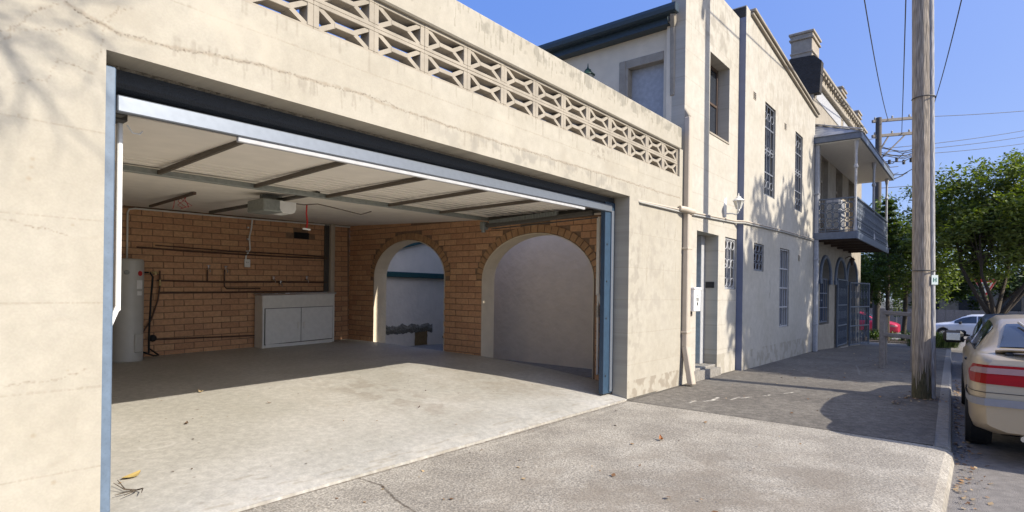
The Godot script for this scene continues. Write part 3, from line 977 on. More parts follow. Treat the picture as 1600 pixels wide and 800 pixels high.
func tilt_door() -> void:
	var d := thing("garage_door", Vector3(3.6, 2.25, -4.5), "pale tilt up garage door swung open flat under the ceiling", "garage door")
	var front := func(x): return 2.262 + (x - 1.0) * 0.0150
	var rear := func(x): return 2.305 + (x - 1.6) * 0.0130
	# the panel: long boards with a small step between them
	var n := 14
	for k in n:
		var t0 := float(k) / n
		var t1 := float(k + 1) / n - 0.008
		var p := func(x, t, dy): return Vector3(x + 0.0, lerpf(front.call(x), rear.call(x), t) + 0.01 + dy, lerpf(-3.56, -5.52, t))
		var b := MB.new()
		var A: Vector3 = p.call(1.02, t0, 0.0)
		var B: Vector3 = p.call(6.18, t0, 0.0)
		var C: Vector3 = p.call(6.18, t1, 0.022)
		var D: Vector3 = p.call(1.02, t1, 0.022)
		var up := Vector3(0, 0.02, 0)
		b.facing(Vector3.DOWN, [A, B, C, D])
		b.facing(Vector3.UP, [A + up, B + up, C + up, D + up])
		b.facing(Vector3(0, 0, 1), [A, B, B + up, A + up])
		b.facing(Vector3(0, 0, -1), [D, C, C + up, D + up])
		b.facing(Vector3(-1, 0, 0), [A, D, D + up, A + up])
		b.facing(Vector3(1, 0, 0), [B, C, C + up, B + up])
		part(d, "panel_board", b, M.panel)
	part(d, "panel_backing", slab_between(Vector3(1.02, front.call(1.02) + 0.05, -3.56), Vector3(6.18, front.call(6.18) + 0.05, -3.56), Vector3(6.18, rear.call(6.18) + 0.058, -5.52), Vector3(1.02, rear.call(1.02) + 0.058, -5.52), 0.01), M.panel)
	var b := MB.new()
	b.bar(Vector3(1.0, front.call(1.0) + 0.005, -3.535), Vector3(6.20, front.call(6.2) + 0.005, -3.535), 0.045, 0.088, Vector3.UP, 0.006)
	part(d, "front_rail", b, M.galv)
	b = MB.new()
	b.bar(Vector3(1.64, 2.218, -3.542), Vector3(5.60, 2.276, -3.542), 0.03, 0.034, Vector3.UP, 0.004)
	part(d, "bottom_strip", b, M.frame_grey)
	b = MB.new()
	b.bar(Vector3(1.05, rear.call(1.05) - 0.02, -5.50), Vector3(6.15, rear.call(6.15) - 0.02, -5.50), 0.06, 0.05, Vector3.UP, 0.006)
	part(d, "rear_rail", b, M.galv_dull)
	var xs := [[1.74, 1.87], [2.52, 2.71], [3.33, 3.50], [4.11, 4.34], [4.97, 5.17]]
	for k in 5:
		b = MB.new()
		b.bar(Vector3(xs[k][0], front.call(xs[k][0]) - 0.018, -3.6), Vector3(xs[k][1], rear.call(xs[k][1]) - 0.022, -5.47), 0.03, 0.036, Vector3.UP, 0.003)
		part(d, "strut", b, M.brown_metal)
	for s in [0, 1]:
		b = MB.new()
		var x: float = [1.035, 6.14][s]
		b.bar(Vector3(x, front.call(x) - 0.01, -3.58), Vector3(x, rear.call(x) - 0.02, -5.5), 0.05, 0.06, Vector3.UP, 0.004)
		part(d, "side_rail", b, M.dark_metal)
	b = MB.new()       # spring box hung beside the panel
	b.bar(Vector3(6.06, 2.29, -3.70), Vector3(5.94, 2.225, -5.36), 0.07, 0.055, Vector3.UP, 0.01)
	b.bar(Vector3(6.10, 2.235, -3.66), Vector3(5.99, 2.18, -5.30), 0.014, 0.014)
	var sp := part(d, "spring_housing", b, M.dark_metal)
	b = MB.new()
	for k in 46:
		var t := k / 46.0
		var c := Vector3(lerpf(6.0, 5.94, t), lerpf(2.315, 2.265, t), lerpf(-4.2, -5.3, t))
		b.box(c - Vector3(0.028, 0.028, 0.008), c + Vector3(0.028, 0.028, 0.006), 0.008)
	part(sp, "spring_coil", b, M.galv_dull)
	b = MB.new()
	b.box(Vector3(5.87, 2.17, -5.42), Vector3(5.98, 2.28, -5.34), 0.01)
	b.lathe([[0.0, 0.0], [0.03, 0.0], [0.03, 0.05], [0.0, 0.05]], Vector3(5.90, 2.13, -5.37), 10)
	b.box(Vector3(5.84, 2.20, -5.36), Vector3(5.87, 2.25, -5.32), 0.004)
	part(sp, "spring_bracket", b, M.galv_dull)
	# the arms that carry it
	b = MB.new()
	b.box(Vector3(1.058, 1.165, -3.745), Vector3(1.084, 2.215, -3.70), 0.006)
	b.bar(Vector3(1.071, 1.19, -3.722), Vector3(1.02, 1.07, -3.70), 0.026, 0.045, Vector3(0, 0, 1), 0.006)
	b.tube([Vector3(1.095, 2.20, -3.68), Vector3(1.125, 2.165, -3.69), Vector3(1.16, 2.165, -3.69), Vector3(1.175, 2.185, -3.69)], 0.004, 6)
	part(d, "lift_arm", b, M.white)
	b = MB.new()
	b.lathe([[0.0, 0.0], [0.022, 0.0], [0.022, 0.03], [0.0, 0.03]], Vector3(1.03, 1.09, -3.69), 10, Basis(Vector3(0, 0, 1), PI / 2))
	b.box(Vector3(1.02, 2.21, -3.75), Vector3(1.09, 2.26, -3.65), 0.006)
	part(d, "pivot", b, M.dark_metal)
	b = MB.new()
	b.box(Vector3(6.655, 1.28, -4.01), Vector3(6.70, 2.33, -3.96), 0.006)
	b.bar(Vector3(6.675, 1.30, -3.985), Vector3(6.58, 1.16, -3.87), 0.04, 0.045, Vector3(0, 0, 1), 0.006)
	part(d, "lift_arm", b, M.offwhite)

func slab_between(a: Vector3, b_: Vector3, c: Vector3, d: Vector3, t: float) -> MB:
	var b := MB.new()
	var up := Vector3(0, t, 0)
	b.facing(Vector3.DOWN, [a, b_, c, d])
	b.facing(Vector3.UP, [a + up, b_ + up, c + up, d + up])
	for e in [[a, b_], [b_, c], [c, d], [d, a]]:
		b.facing((e[0] + e[1]) / 2 - (a + c) / 2, [e[0], e[1], e[1] + up, e[0] + up])
	return b


func garage_inside() -> void:
	# water heater
	var c := Vector3(2.86, 0.25, -9.5)
	c.y = floor_y(2.86, -9.5)
	var t := thing("water_heater", c, "grey cylinder hot water tank standing at the left end of the brick wall", "water heater")
	var b := MB.new()
	b.lathe([[0.0, 0.0], [0.195, 0.0], [0.20, 0.02], [0.20, 1.43], [0.19, 1.46], [0.17, 1.468], [0.0, 1.475]], c, 32)
	part(t, "tank", b, M.tank)
	b = MB.new()
	var face := func(a, y, r): return c + Vector3(sin(a) * r, y, cos(a) * r)
	b.lathe([[0.0, 0.012], [0.028, 0.012], [0.034, 0.0]], face.call(-0.35, 1.27, 0.198), 16, Basis(Vector3.UP, -0.35) * Basis(Vector3.RIGHT, PI / 2))
	part(t, "relief_cap", b, M.galv_dull)
	b = MB.new()
	b.lathe([[0.0, 0.008], [0.034, 0.008], [0.038, 0.0]], face.call(0.55, 1.26, 0.198), 18, Basis(Vector3.UP, 0.55) * Basis(Vector3.RIGHT, PI / 2))
	part(t, "badge", b, M.red, "round red badge")
	for k in 3:
		b = MB.new()
		var a: float = [0.5, 0.43, 0.62][k]
		var y: float = [1.10, 0.975, 0.975][k]
		var hw: float = [0.045, 0.02, 0.02][k]
		var hh: float = [0.062, 0.03, 0.03][k]
		b.box(Vector3(-hw, -hh, 0), Vector3(hw, hh, 0.006), 0.0, Transform3D(Basis(Vector3.UP, a), face.call(a, y, 0.197)))
		part(t, "sticker", b, M.white)
	b = MB.new()
	b.box(Vector3(-0.06, -0.13, -0.02), Vector3(0.06, 0.13, 0.035), 0.01, Transform3D(Basis(Vector3.UP, 0.45), face.call(0.45, 0.26, 0.19)))
	part(t, "access_cover", b, M.tank)
	b = MB.new()
	b.tube([face.call(1.5, 1.28, 0.19), face.call(1.5, 1.28, 0.28), face.call(1.4, 1.22, 0.31), face.call(1.4, 0.9, 0.29), face.call(1.3, 0.4, 0.27), face.call(1.2, 0.1, 0.27)], 0.014, 8)
	b.tube([face.call(1.3, 0.12, 0.19), face.call(1.25, 0.06, 0.33), face.call(1.6, 0.05, 0.42), face.call(2.0, 0.14, 0.38)], 0.012, 8)
	part(t, "hose", b, M.rubber)
	b = MB.new()
	b.tube([face.call(1.5, 1.28, 0.26), face.call(1.62, 1.28, 0.40)], 0.016, 8)
	b.lathe([[0.0, 0.0], [0.02, 0.0], [0.02, 0.05], [0.0, 0.06]], face.call(1.6, 1.25, 0.36), 8)
	part(t, "valve", b, M.brass)

	# copper pipes with their taps
	var z := -9.765
	t = thing("water_pipes", Vector3(4.6, 1.2, -9.76), "dark copper water pipes with taps running along the orange brick back wall", "pipes")
	var runs := [[[3.30, 1.945], [4.4, 1.93], [5.3, 1.94], [6.27, 1.93]], [[3.05, 1.90], [3.82, 1.885], [4.7, 1.885], [5.6, 1.89], [6.27, 1.905]], [[3.33, 1.41], [4.3, 1.405], [5.2, 1.43], [6.27, 1.44]], [[3.36, 1.225], [4.2, 1.235], [4.95, 1.25], [6.2, 1.27]], [[3.30, 0.505], [4.0, 0.50], [4.95, 0.49]], [[3.365, 1.56], [3.365, 1.30], [3.34, 1.1], [3.25, 0.8], [3.13, 0.6], [3.10, 0.35]], [[4.06, 1.60], [4.06, 1.41]], [[4.335, 1.61], [4.335, 1.34], [4.37, 1.30], [4.95, 1.31]]]
	for k in runs.size():
		var pts: Array = runs[k].map(func(p): return Vector3(p[0], p[1], z + (0.0 if k < 5 else 0.012)))
		part(t, "pipe", tube1(pts, 0.0125 if k != 0 else 0.009, 8), M.copper)
	for p in [[4.06, 1.62], [4.335, 1.62], [5.17, 1.47], [5.30, 1.40], [5.81, 1.49]]:
		b = MB.new()
		var at := Vector3(p[0], p[1], z)
		b.tube([at, at + Vector3(0, 0, 0.07)], 0.014, 8)
		b.tube([at + Vector3(0, 0, 0.045), at + Vector3(0, 0, 0.09), at + Vector3(0, -0.03, 0.115), at + Vector3(0, -0.06, 0.118)], 0.010, 8)
		var tap := part(t, "tap", b, M.chrome)
		b = MB.new()
		b.tube([at + Vector3(0, 0.0, 0.06), at + Vector3(0, 0.045, 0.06)], 0.008, 6)
		b.bar(at + Vector3(-0.032, 0.048, 0.06), at + Vector3(0.032, 0.048, 0.06), 0.012, 0.012, Vector3.UP, 0.004)
		b.bar(at + Vector3(0, 0.048, 0.028), at + Vector3(0, 0.048, 0.092), 0.012, 0.012, Vector3.UP, 0.004)
		part(tap, "handle", b, M.chrome)
	b = MB.new()
	b.lathe([[0.0, 0.0], [0.02, 0.0], [0.022, 0.03], [0.012, 0.05], [0.012, 0.09]], Vector3(3.365, 1.33, -9.745), 10)
	part(t, "brass_valve", b, M.brass)
	b = MB.new()
	b.lathe([[0.0, 0.0], [0.05, 0.0], [0.055, 0.04], [0.03, 0.07], [0.0, 0.07]], Vector3(3.27, 0.53, -9.76), 12, Basis(Vector3.RIGHT, PI / 2))
	part(t, "pipe_boss", b, M.rubber)

	# laundry cupboard
	var y0 := floor_y(5.5, -9.3)
	var lo := Vector3(4.86, 0.26, -9.76)
	t = thing("laundry_cupboard", Vector3(5.56, 0.29, -9.6), "white laundry cupboard with two doors and a steel tub top", "cupboard")
	var zf := -9.5
	var base := func(x): return 0.272 + (x - 4.86) * 0.034
	b = MB.new()
	b.prism(PackedVector2Array([Vector2(4.86, base.call(4.86)), Vector2(6.27, base.call(6.27)), Vector2(6.27, 1.228), Vector2(4.86, 1.188)]), Vector3(0, 0, zf), Vector3(1, 0, 0), Vector3(0, 1, 0), Vector3(0, 0, -0.26))
	part(t, "carcass", b, M.offwhite)
	b = MB.new()
	b.prism(PackedVector2Array([Vector2(4.90, base.call(4.90) + 0.06), Vector2(6.24, base.call(6.24) + 0.06), Vector2(6.24, 1.0), Vector2(4.90, 0.966)]), Vector3(0, 0, zf), Vector3(1, 0, 0), Vector3(0, 1, 0), Vector3(0, 0, 0.004))
	part(t, "door_gap_shade", b, M.dark_metal)  # dark sheet behind the doors, painting in the shade of their gaps
	b = MB.new()
	b.prism(PackedVector2Array([Vector2(4.87, 1.0 - 0.03), Vector2(6.26, 1.0 + 0.005), Vector2(6.26, 1.222), Vector2(4.87, 1.184)]), Vector3(0, 0, zf), Vector3(1, 0, 0), Vector3(0, 1, 0), Vector3(0, 0, 0.012))
	part(t, "apron_panel", b, M.offwhite)
	for s in [[4.915, 5.572], [5.586, 6.225]]:
		b = MB.new()
		b.prism(PackedVector2Array([Vector2(s[0], base.call(s[0]) + 0.075), Vector2(s[1], base.call(s[1]) + 0.075), Vector2(s[1], 0.955 + (s[1] - 4.87) * 0.026), Vector2(s[0], 0.955 + (s[0] - 4.87) * 0.026)]), Vector3(0, 0, zf), Vector3(1, 0, 0), Vector3(0, 1, 0), Vector3(0, 0, 0.016))
		var dr := part(t, "door", b, M.white)
		var hx: float = s[1] - 0.05 if s[0] < 5 else s[0] + 0.05
		part(dr, "handle", box1(Vector3(hx - 0.012, 0.60, zf + 0.015), Vector3(hx + 0.012, 0.72, zf + 0.026), 0.004), M.offwhite)
	for x in [4.875, 6.248]:
		part(t, "corner_post", box1(Vector3(x - 0.013, base.call(x) + 0.005, zf), Vector3(x + 0.013, 0.985 + (x - 4.87) * 0.02, zf + 0.02), 0.003), M.white)
	part(t, "plinth", box1(Vector3(4.93, base.call(4.93) + 0.02, zf), Vector3(6.22, base.call(6.22) + 0.03, zf + 0.010), 0.003), M.white)
	b = MB.new()
	b.prism(PackedVector2Array([Vector2(4.83, 1.187), Vector2(6.29, 1.229), Vector2(6.29, 1.252), Vector2(4.83, 1.21)]), Vector3(0, 0, zf + 0.025), Vector3(1, 0, 0), Vector3(0, 1, 0), Vector3(0, 0, -0.035))
	b.prism(PackedVector2Array([Vector2(4.83, 1.187), Vector2(6.29, 1.229), Vector2(6.29, 1.265), Vector2(4.83, 1.223)]), Vector3(0, 0, -9.72), Vector3(1, 0, 0), Vector3(0, 1, 0), Vector3(0, 0, -0.04))
	for x in [4.83, 5.52, 6.22]:
		b.box(Vector3(x, 1.19 + (x - 4.83) * 0.029, -9.725), Vector3(x + 0.07, 1.21 + (x - 4.83) * 0.029, zf - 0.008), 0.003)
	var tub := part(t, "steel_top", b, M.chrome)
	b = MB.new()
	for x in [4.9, 5.59]:
		b.box(Vector3(x, 1.0, -9.72), Vector3(x + 0.62, 1.02, zf - 0.01))
	part(tub, "bowl", b, M.galv_dull)
	part(t, "drain_cap", box1(Vector3(5.30, 1.205, -9.55), Vector3(5.36, 1.235, -9.50), 0.006), M.white)

	# roof downpipe in the corner and the dark timber beside it
	t = thing("corner_downpipe", Vector3(6.36, 1.0, -9.74), "pale square downpipe in the far corner beside the cupboard", "downpipe")
	part(t, "pipe", box1(Vector3(6.315, 0.3, -9.79), Vector3(6.405, 2.58, -9.70), 0.012), M.pipe_tan)
	part(t, "backing_board", box1(Vector3(6.215, 0.3, -9.795), Vector3(6.313, 2.55, -9.76), 0.004), M.dark_metal)

	# power conduits and outlet
	t = thing("power_outlet", Vector3(4.72, 1.75, -9.77), "small white power outlet under a crooked white cable on the brick wall", "power outlet")
	part(t, "outlet", box1(Vector3(4.672, 1.672, -9.79), Vector3(4.772, 1.81, -9.755), 0.008), M.white)
	b = MB.new()
	for k in 2: b.box(Vector3(4.70 + k * 0.025, 1.745, -9.7552), Vector3(4.706 + k * 0.025, 1.765, -9.7535))
	part(t, "slots", b, M.black)
	part(t, "cable", tube1([Vector3(4.70, 1.81, -9.775), Vector3(4.70, 1.86, -9.775), Vector3(4.77, 1.98, -9.775), Vector3(4.755, 2.2, -9.775), Vector3(4.79, 2.36, -9.775), Vector3(4.80, 2.49, -9.775)], 0.014, 8), M.white)
	for y in [1.93, 2.14, 2.34]:
		part(t, "clip", box1(Vector3(4.70 if y < 2 else 4.72, y, -9.795), Vector3(4.725 if y < 2 else 4.745, y + 0.028, -9.76), 0.004), M.white)
	t = thing("ceiling_conduit", Vector3(4.5, 2.5, -9.77), "thin white conduit along the top of the orange brick back wall", "conduit")
	part(t, "conduit", tube1([Vector3(2.93, 1.72, -9.775), Vector3(2.93, 2.40, -9.775), Vector3(2.95, 2.455, -9.775), Vector3(3.03, 2.475, -9.775), Vector3(4.7, 2.506, -9.775), Vector3(6.1, 2.545, -9.775), Vector3(6.78, 2.56, -9.775)], 0.0135, 8), M.offwhite)

	t = thing("wall_vent", Vector3(5.75, 2.30, -9.79), "small black vent high on the brick back wall", "vent")
	part(t, "frame", box1(Vector3(5.60, 2.245, -9.83), Vector3(5.90, 2.36, -9.795), 0.003), M.black)
	for k in 5: part(t, "slat", box1(Vector3(5.615, 2.256 + k * 0.02, -9.795), Vector3(5.885, 2.268 + k * 0.02, -9.788), 0.003), M.rubber)

	# opener under the ceiling
	t = thing("door_opener", Vector3(3.3, 2.2, -6.2), "grey electric door opener with a milky lamp cover under the ceiling", "door opener")
	part(t, "body", box1(Vector3(3.14, 2.17, -6.52), Vector3(3.38, 2.31, -6.14), 0.012), M.galv_dull)
	b = MB.new()
	var prof := PackedVector2Array([Vector2(3.33, 2.30), Vector2(3.33, 2.215), Vector2(3.345, 2.185), Vector2(3.375, 2.17), Vector2(3.47, 2.165), Vector2(3.51, 2.185), Vector2(3.525, 2.22), Vector2(3.525, 2.30)])
	b.prism(prof, Vector3(0, 0, -6.135), Vector3(1, 0, 0), Vector3(0, 1, 0), Vector3(0, 0, -0.24))
	part(t, "lamp_cover", b, M.white)
	part(t, "rail", box1(Vector3(3.42, 2.325, -8.2), Vector3(3.47, 2.36, -5.55), 0.004), M.dark_metal)
	part(t, "bracket", box1(Vector3(3.25, 2.31, -6.45), Vector3(3.5, 2.50, -6.40), 0.004), M.galv_dull)
	b = MB.new()
	b.tube([Vector3(3.46, 2.30, -6.2), Vector3(3.60, 2.285, -6.1), Vector3(3.72, 2.30, -6.0), Vector3(3.95, 2.26, -5.9), Vector3(4.25, 2.23, -5.9), Vector3(4.33, 2.27, -5.8)], 0.006, 6)
	part(t, "cable", b, M.brown_metal)
	part(t, "release_cord", tube1([Vector3(3.70, 2.31, -6.2), Vector3(3.695, 2.2, -6.2), Vector3(3.71, 2.1, -6.2), Vector3(3.70, 2.03, -6.2)], 0.009, 6), M.red)
	b = MB.new()
	b.bar(Vector3(3.65, 2.02, -6.2), Vector3(3.75, 2.015, -6.2), 0.02, 0.02, Vector3.UP, 0.006)
	part(t, "release_handle", b, M.white)

	t = thing("ceiling_brace", Vector3(2.8, 2.4, -7.8), "brown timber brace slung under the ceiling above the tank", "brace")
	b = MB.new()
	b.bar(Vector3(2.88, 2.40, -8.72), Vector3(2.75, 2.385, -6.96), 0.035, 0.03, Vector3.UP, 0.003)
	part(t, "timber", b, M.timber_brown)
	for k in 5:
		b = MB.new()
		var p := Vector3(2.82 + rng.randf_range(-0.02, 0.04), 2.40, -7.7 + k * 0.08)
		b.tube([p, p + Vector3(rng.randf_range(-0.05, 0.05), -0.04, 0), p + Vector3(rng.randf_range(-0.06, 0.06), -0.1, 0.03), p + Vector3(rng.randf_range(-0.05, 0.05), -0.13, 0)], 0.004, 5)
		part(t, "red_cord", b, M.red)

	# conduits by the right post
	t = thing("wall_conduit", Vector3(6.76, 1.0, -3.97), "white conduits and switch box on the brick just inside the right doorpost", "conduit")
	part(t, "pipe", tube1([Vector3(6.775, 2.32, -4.04), Vector3(6.775, 1.2, -4.045), Vector3(6.775, 0.2, -4.04)], 0.016, 8), M.offwhite)
	part(t, "pipe", tube1([Vector3(6.78, 1.75, -3.93), Vector3(6.78, 1.3, -3.94), Vector3(6.775, 0.5, -3.945), Vector3(6.77, 0.26, -3.96), Vector3(6.76, 0.2, -4.0)], 0.012, 8), M.offwhite)
	part(t, "switch_box", box1(Vector3(6.745, 1.24, -3.99), Vector3(6.798, 1.40, -3.90), 0.008), M.white)
	b = MB.new()
	for k in 9: b.box(Vector3(6.752, 0.98 + k * 0.018, -4.065), Vector3(6.797, 0.990 + k * 0.018, -4.022), 0.004)
	part(t, "flexible_joint", b, M.grey_pvc)
	part(t, "junction_box", box1(Vector3(6.76, 0.68, -3.975), Vector3(6.80, 0.74, -3.92), 0.005), M.offwhite)
	b = MB.new()
	b.tube([Vector3(6.775, 0.42, -3.95), Vector3(6.75, 0.38, -3.98), Vector3(6.775, 0.3, -3.94), Vector3(6.75, 0.24, -3.97), Vector3(6.77, 0.17, -3.93)], 0.01, 6)
	part(t, "loose_wire", b, M.copper)


func courtyard() -> void:
	var b := MB.new()
	b.facing(Vector3.UP, [Vector3(7.1, 0.09, ZF - 0.2), Vector3(11.0, 0.03, ZF - 0.2), Vector3(11.0, 0.03, -12), Vector3(7.1, 0.09, -12)])
	struct("courtyard_paving", b, M.concrete)
	var t := thing("courtyard_wall", Vector3(8.9, 0.05, -9.95), "white rendered courtyard wall seen through the left arch, dark green beam across it", "wall")
	b = MB.new()
	b.box(Vector3(6.83, 0.0, -10.15), Vector3(11.0, 1.64, -9.9))
	part(t, "wall_face", b, M.white_wall)
	b = MB.new()
	b.box(Vector3(7.66, 1.60, -9.93), Vector3(11.0, 1.715, -9.80), 0.01)
	b.box(Vector3(7.60, 1.66, -9.92), Vector3(7.72, 1.715, -9.78), 0.006)
	part(t, "beam", b, M.teal)
	b = MB.new()
	b.prism(PackedVector2Array([Vector2(6.83, 1.64), Vector2(11.0, 1.64), Vector2(11.0, 2.95), Vector2(7.4, 2.02), Vector2(6.83, 2.02)]), Vector3(0, 0, -10.0), Vector3(1, 0, 0), Vector3(0, 1, 0), Vector3(0, 0, -0.1))
	part(t, "gable", b, M.white_wall)
	b = MB.new()
	b.bar(Vector3(7.3, 2.06, -9.96), Vector3(11.0, 3.02, -9.96), 0.09, 0.13, Vector3.UP, 0.01)
	part(t, "barge_board", b, M.teal)
	b = MB.new()
	b.bar(Vector3(7.3, 2.28, -10.6), Vector3(9.6, 2.28, -10.6), 0.1, 0.16, Vector3.UP, 0.01)
	b.bar(Vector3(7.9, 2.24, -10.3), Vector3(7.9, 2.24, -10.9), 0.08, 0.16, Vector3.UP, 0.01)
	part(t, "roof_edge", b, M.teal)
	# the broken ledge: a ragged lump of old mortar with a rusty run
	b = MB.new()
	var f := noise(3.0, 5, 3)
	b.grid(func(u: float, v: float):
		var x := lerpf(7.68, 9.16, u)
		var k := f.get_noise_2d(x * 1.2, v * 2.0)
		var y := lerpf(0.36 + 0.05 * f.get_noise_1d(x * 2.0 + 9.0), 0.545 + 0.06 * f.get_noise_1d(x * 2.0), v)
		return Vector3(x, y, -9.9 + (0.025 + 0.03 * k) * sin(PI * clampf(v, 0.02, 0.98)) * (1.0 if u > 0.02 and u < 0.98 else 0.0)), 40, 8, Vector3(0, 0, 1))
	part(t, "broken_render", b, M.ruin)
	b = MB.new()
	b.grid(func(u: float, v: float):
		var x := lerpf(8.62, 9.0, u) + 0.02 * f.get_noise_1d(v * 3.0)
		return Vector3(x, lerpf(0.07, 0.38 + 0.05 * f.get_noise_1d(x * 4.0), v), -9.895 + 0.006 * f.get_noise_2d(x * 3.0, v * 3.0)), 10, 6, Vector3(0, 0, 1))
	part(t, "rust_run", b, M.rust)
	t = thing("black_pot", Vector3(9.0, 0.06, -9.2), "small black plastic pot in the courtyard, at the foot of the brick pier", "pot")
	b = MB.new()
	b.lathe([[0.0, 0.0], [0.09, 0.0], [0.12, 0.2], [0.135, 0.21], [0.135, 0.25], [0.115, 0.25], [0.1, 0.2]], Vector3(9.0, 0.06, -9.2), 16)
	part(t, "rim", b, M.black)


# ---------------------------------------------------------------- the corner house
func house_image() -> Image:
	var im := surface_image(702, 594, Color(0.675, 0.65, 0.595), Color(0.70, 0.678, 0.63), 0.01, 0.06, 0.02, 101, 0.02)
	var P := func(x: float, y: float): return Vector2((x - 7.9) * 90, (6.5 - y) * 90)
	var joint := Color(0.50, 0.455, 0.385)
	for k in 15:
		var y := 0.40 + k * 0.405
		stroke(im, [P.call(7.9, y), P.call(10.3, y + 0.01)], 0.75, joint, 0.34, 0.2, 0.2)
		if k > 2: stroke(im, [P.call(10.3, y + 0.1), P.call(15.6, y + 0.1)], 0.7, joint, 0.10, 0.2, 0.4)
		for j in 4:
			var x := 8.1 + j * 0.66 + (k % 2) * 0.33
			if rng.randf() < 0.6: stroke(im, [P.call(x, y), P.call(x, y + 0.40)], 0.6, joint, 0.22, 0.2, 0.3)
	# mould and dirt under the parapets
	for k in 500:
		var x := rng.randf_range(7.95, 15.5)
		var top := 6.15 if x < 10.27 else 6.35 - (x - 10.3) * 0.108
		var y := top - pow(rng.randf(), 1.5) * 0.9
		stroke(im, [P.call(x, y), P.call(x + rng.randf_range(-0.02, 0.02), y - rng.randf_range(0.03, 0.35))], rng.randf_range(0.5, 1.5), Color(0.52, 0.49, 0.43), 0.28, 0.4)
	blotch(im, 10, 20, 210, 130, Color(0.55, 0.525, 0.475), 0.6, 0.03, 103, 0.5)
	blotch(im, 215, 10, 700, 190, Color(0.61, 0.58, 0.525), 0.5, 0.03, 104, 0.48)
	for k in 40:
		var p: Vector2 = P.call(rng.randf_range(10.4, 15.4), rng.randf_range(0.2, 3.5))
		dab(im, p.x, p.y, rng.randf_range(0.7, 2.2), Color(0.6, 0.56, 0.5), 0.4)
	for c in [[[14.2, 3.0], [14.25, 2.8], [14.2, 2.6]], [[11.9, 1.6], [11.95, 1.4], [11.85, 1.25]]]:
		stroke(im, c.map(func(p): return P.call(p[0], p[1])), 1.6, Color(0.42, 0.40, 0.36), 0.6, 0.5)
	blotch(im, 0, 555, 702, 594, Color(0.56, 0.53, 0.47), 0.5, 0.04, 105, 0.45, false)
	return im

func grille(w: float, h: float, bars: int, scroll := true, rails := 1) -> MB:    # a window grille, from its lower left corner
	var b := MB.new()
	var r := 0.011
	for k in bars + 1:
		var x := w * k / bars
		b.bar(Vector3(x, 0, 0), Vector3(x, h, 0), r * 1.8, r * 1.8, Vector3(0, 0, 1))
	for k in rails + 2:
		var y := h * k / (rails + 1)
		b.bar(Vector3(0, y, 0.004), Vector3(w, y, 0.004), r * 2.0, r * 2.4, Vector3.UP)
	if scroll:
		for k in bars:
			for y in [h * 0.12, h * 0.5, h * 0.88]:
				var c := Vector3(w * (k + 0.5) / bars, y, 0.006)
				var pts := []
				for i in 13:
					var a := TAU * i / 12.0
					pts.append(c + Vector3(cos(a) * w / bars * 0.42, sin(a) * 0.075, 0))
				b.tube(pts, r * 0.75, 5, false)
	return b

func window_in(parent: Node, called: String, x0: float, x1: float, y0: float, y1: float, zfront: float, depth: float, frame: Material, lattice: Material, bars: int, rails: int, scroll := true) -> void:
	var z := zfront - depth
	var fw := 0.05
	var b := MB.new()
	b.box(Vector3(x0, y0, z - 0.04), Vector3(x0 + fw, y1, z), 0.004)
	b.box(Vector3(x1 - fw, y0, z - 0.04), Vector3(x1, y1, z), 0.004)
	b.box(Vector3(x0 + fw, y0, z - 0.04), Vector3(x1 - fw, y0 + fw, z), 0.004)
	b.box(Vector3(x0 + fw, y1 - fw, z - 0.04), Vector3(x1 - fw, y1, z), 0.004)
	b.box(Vector3(x0 + fw, (y0 + y1) / 2 - 0.02, z - 0.035), Vector3(x1 - fw, (y0 + y1) / 2 + 0.02, z - 0.004), 0.004)
	var w := part(parent, called, b, frame)
	part(w, "pane", box1(Vector3(x0 + fw, y0 + fw, z - 0.03), Vector3(x1 - fw, y1 - fw, z - 0.022)), M.window_dark)
	if bars > 0:
		var g := grille(x1 - x0 - 0.04, y1 - y0 - 0.04, bars, scroll, rails)
		var o := mi(w, "grille", g.done(), lattice)
		o.position = Vector3(x0 + 0.02, y0 + 0.02, zfront - minf(depth * 0.35, 0.05)) - Vector3.ZERO
		o.position += -where(w)

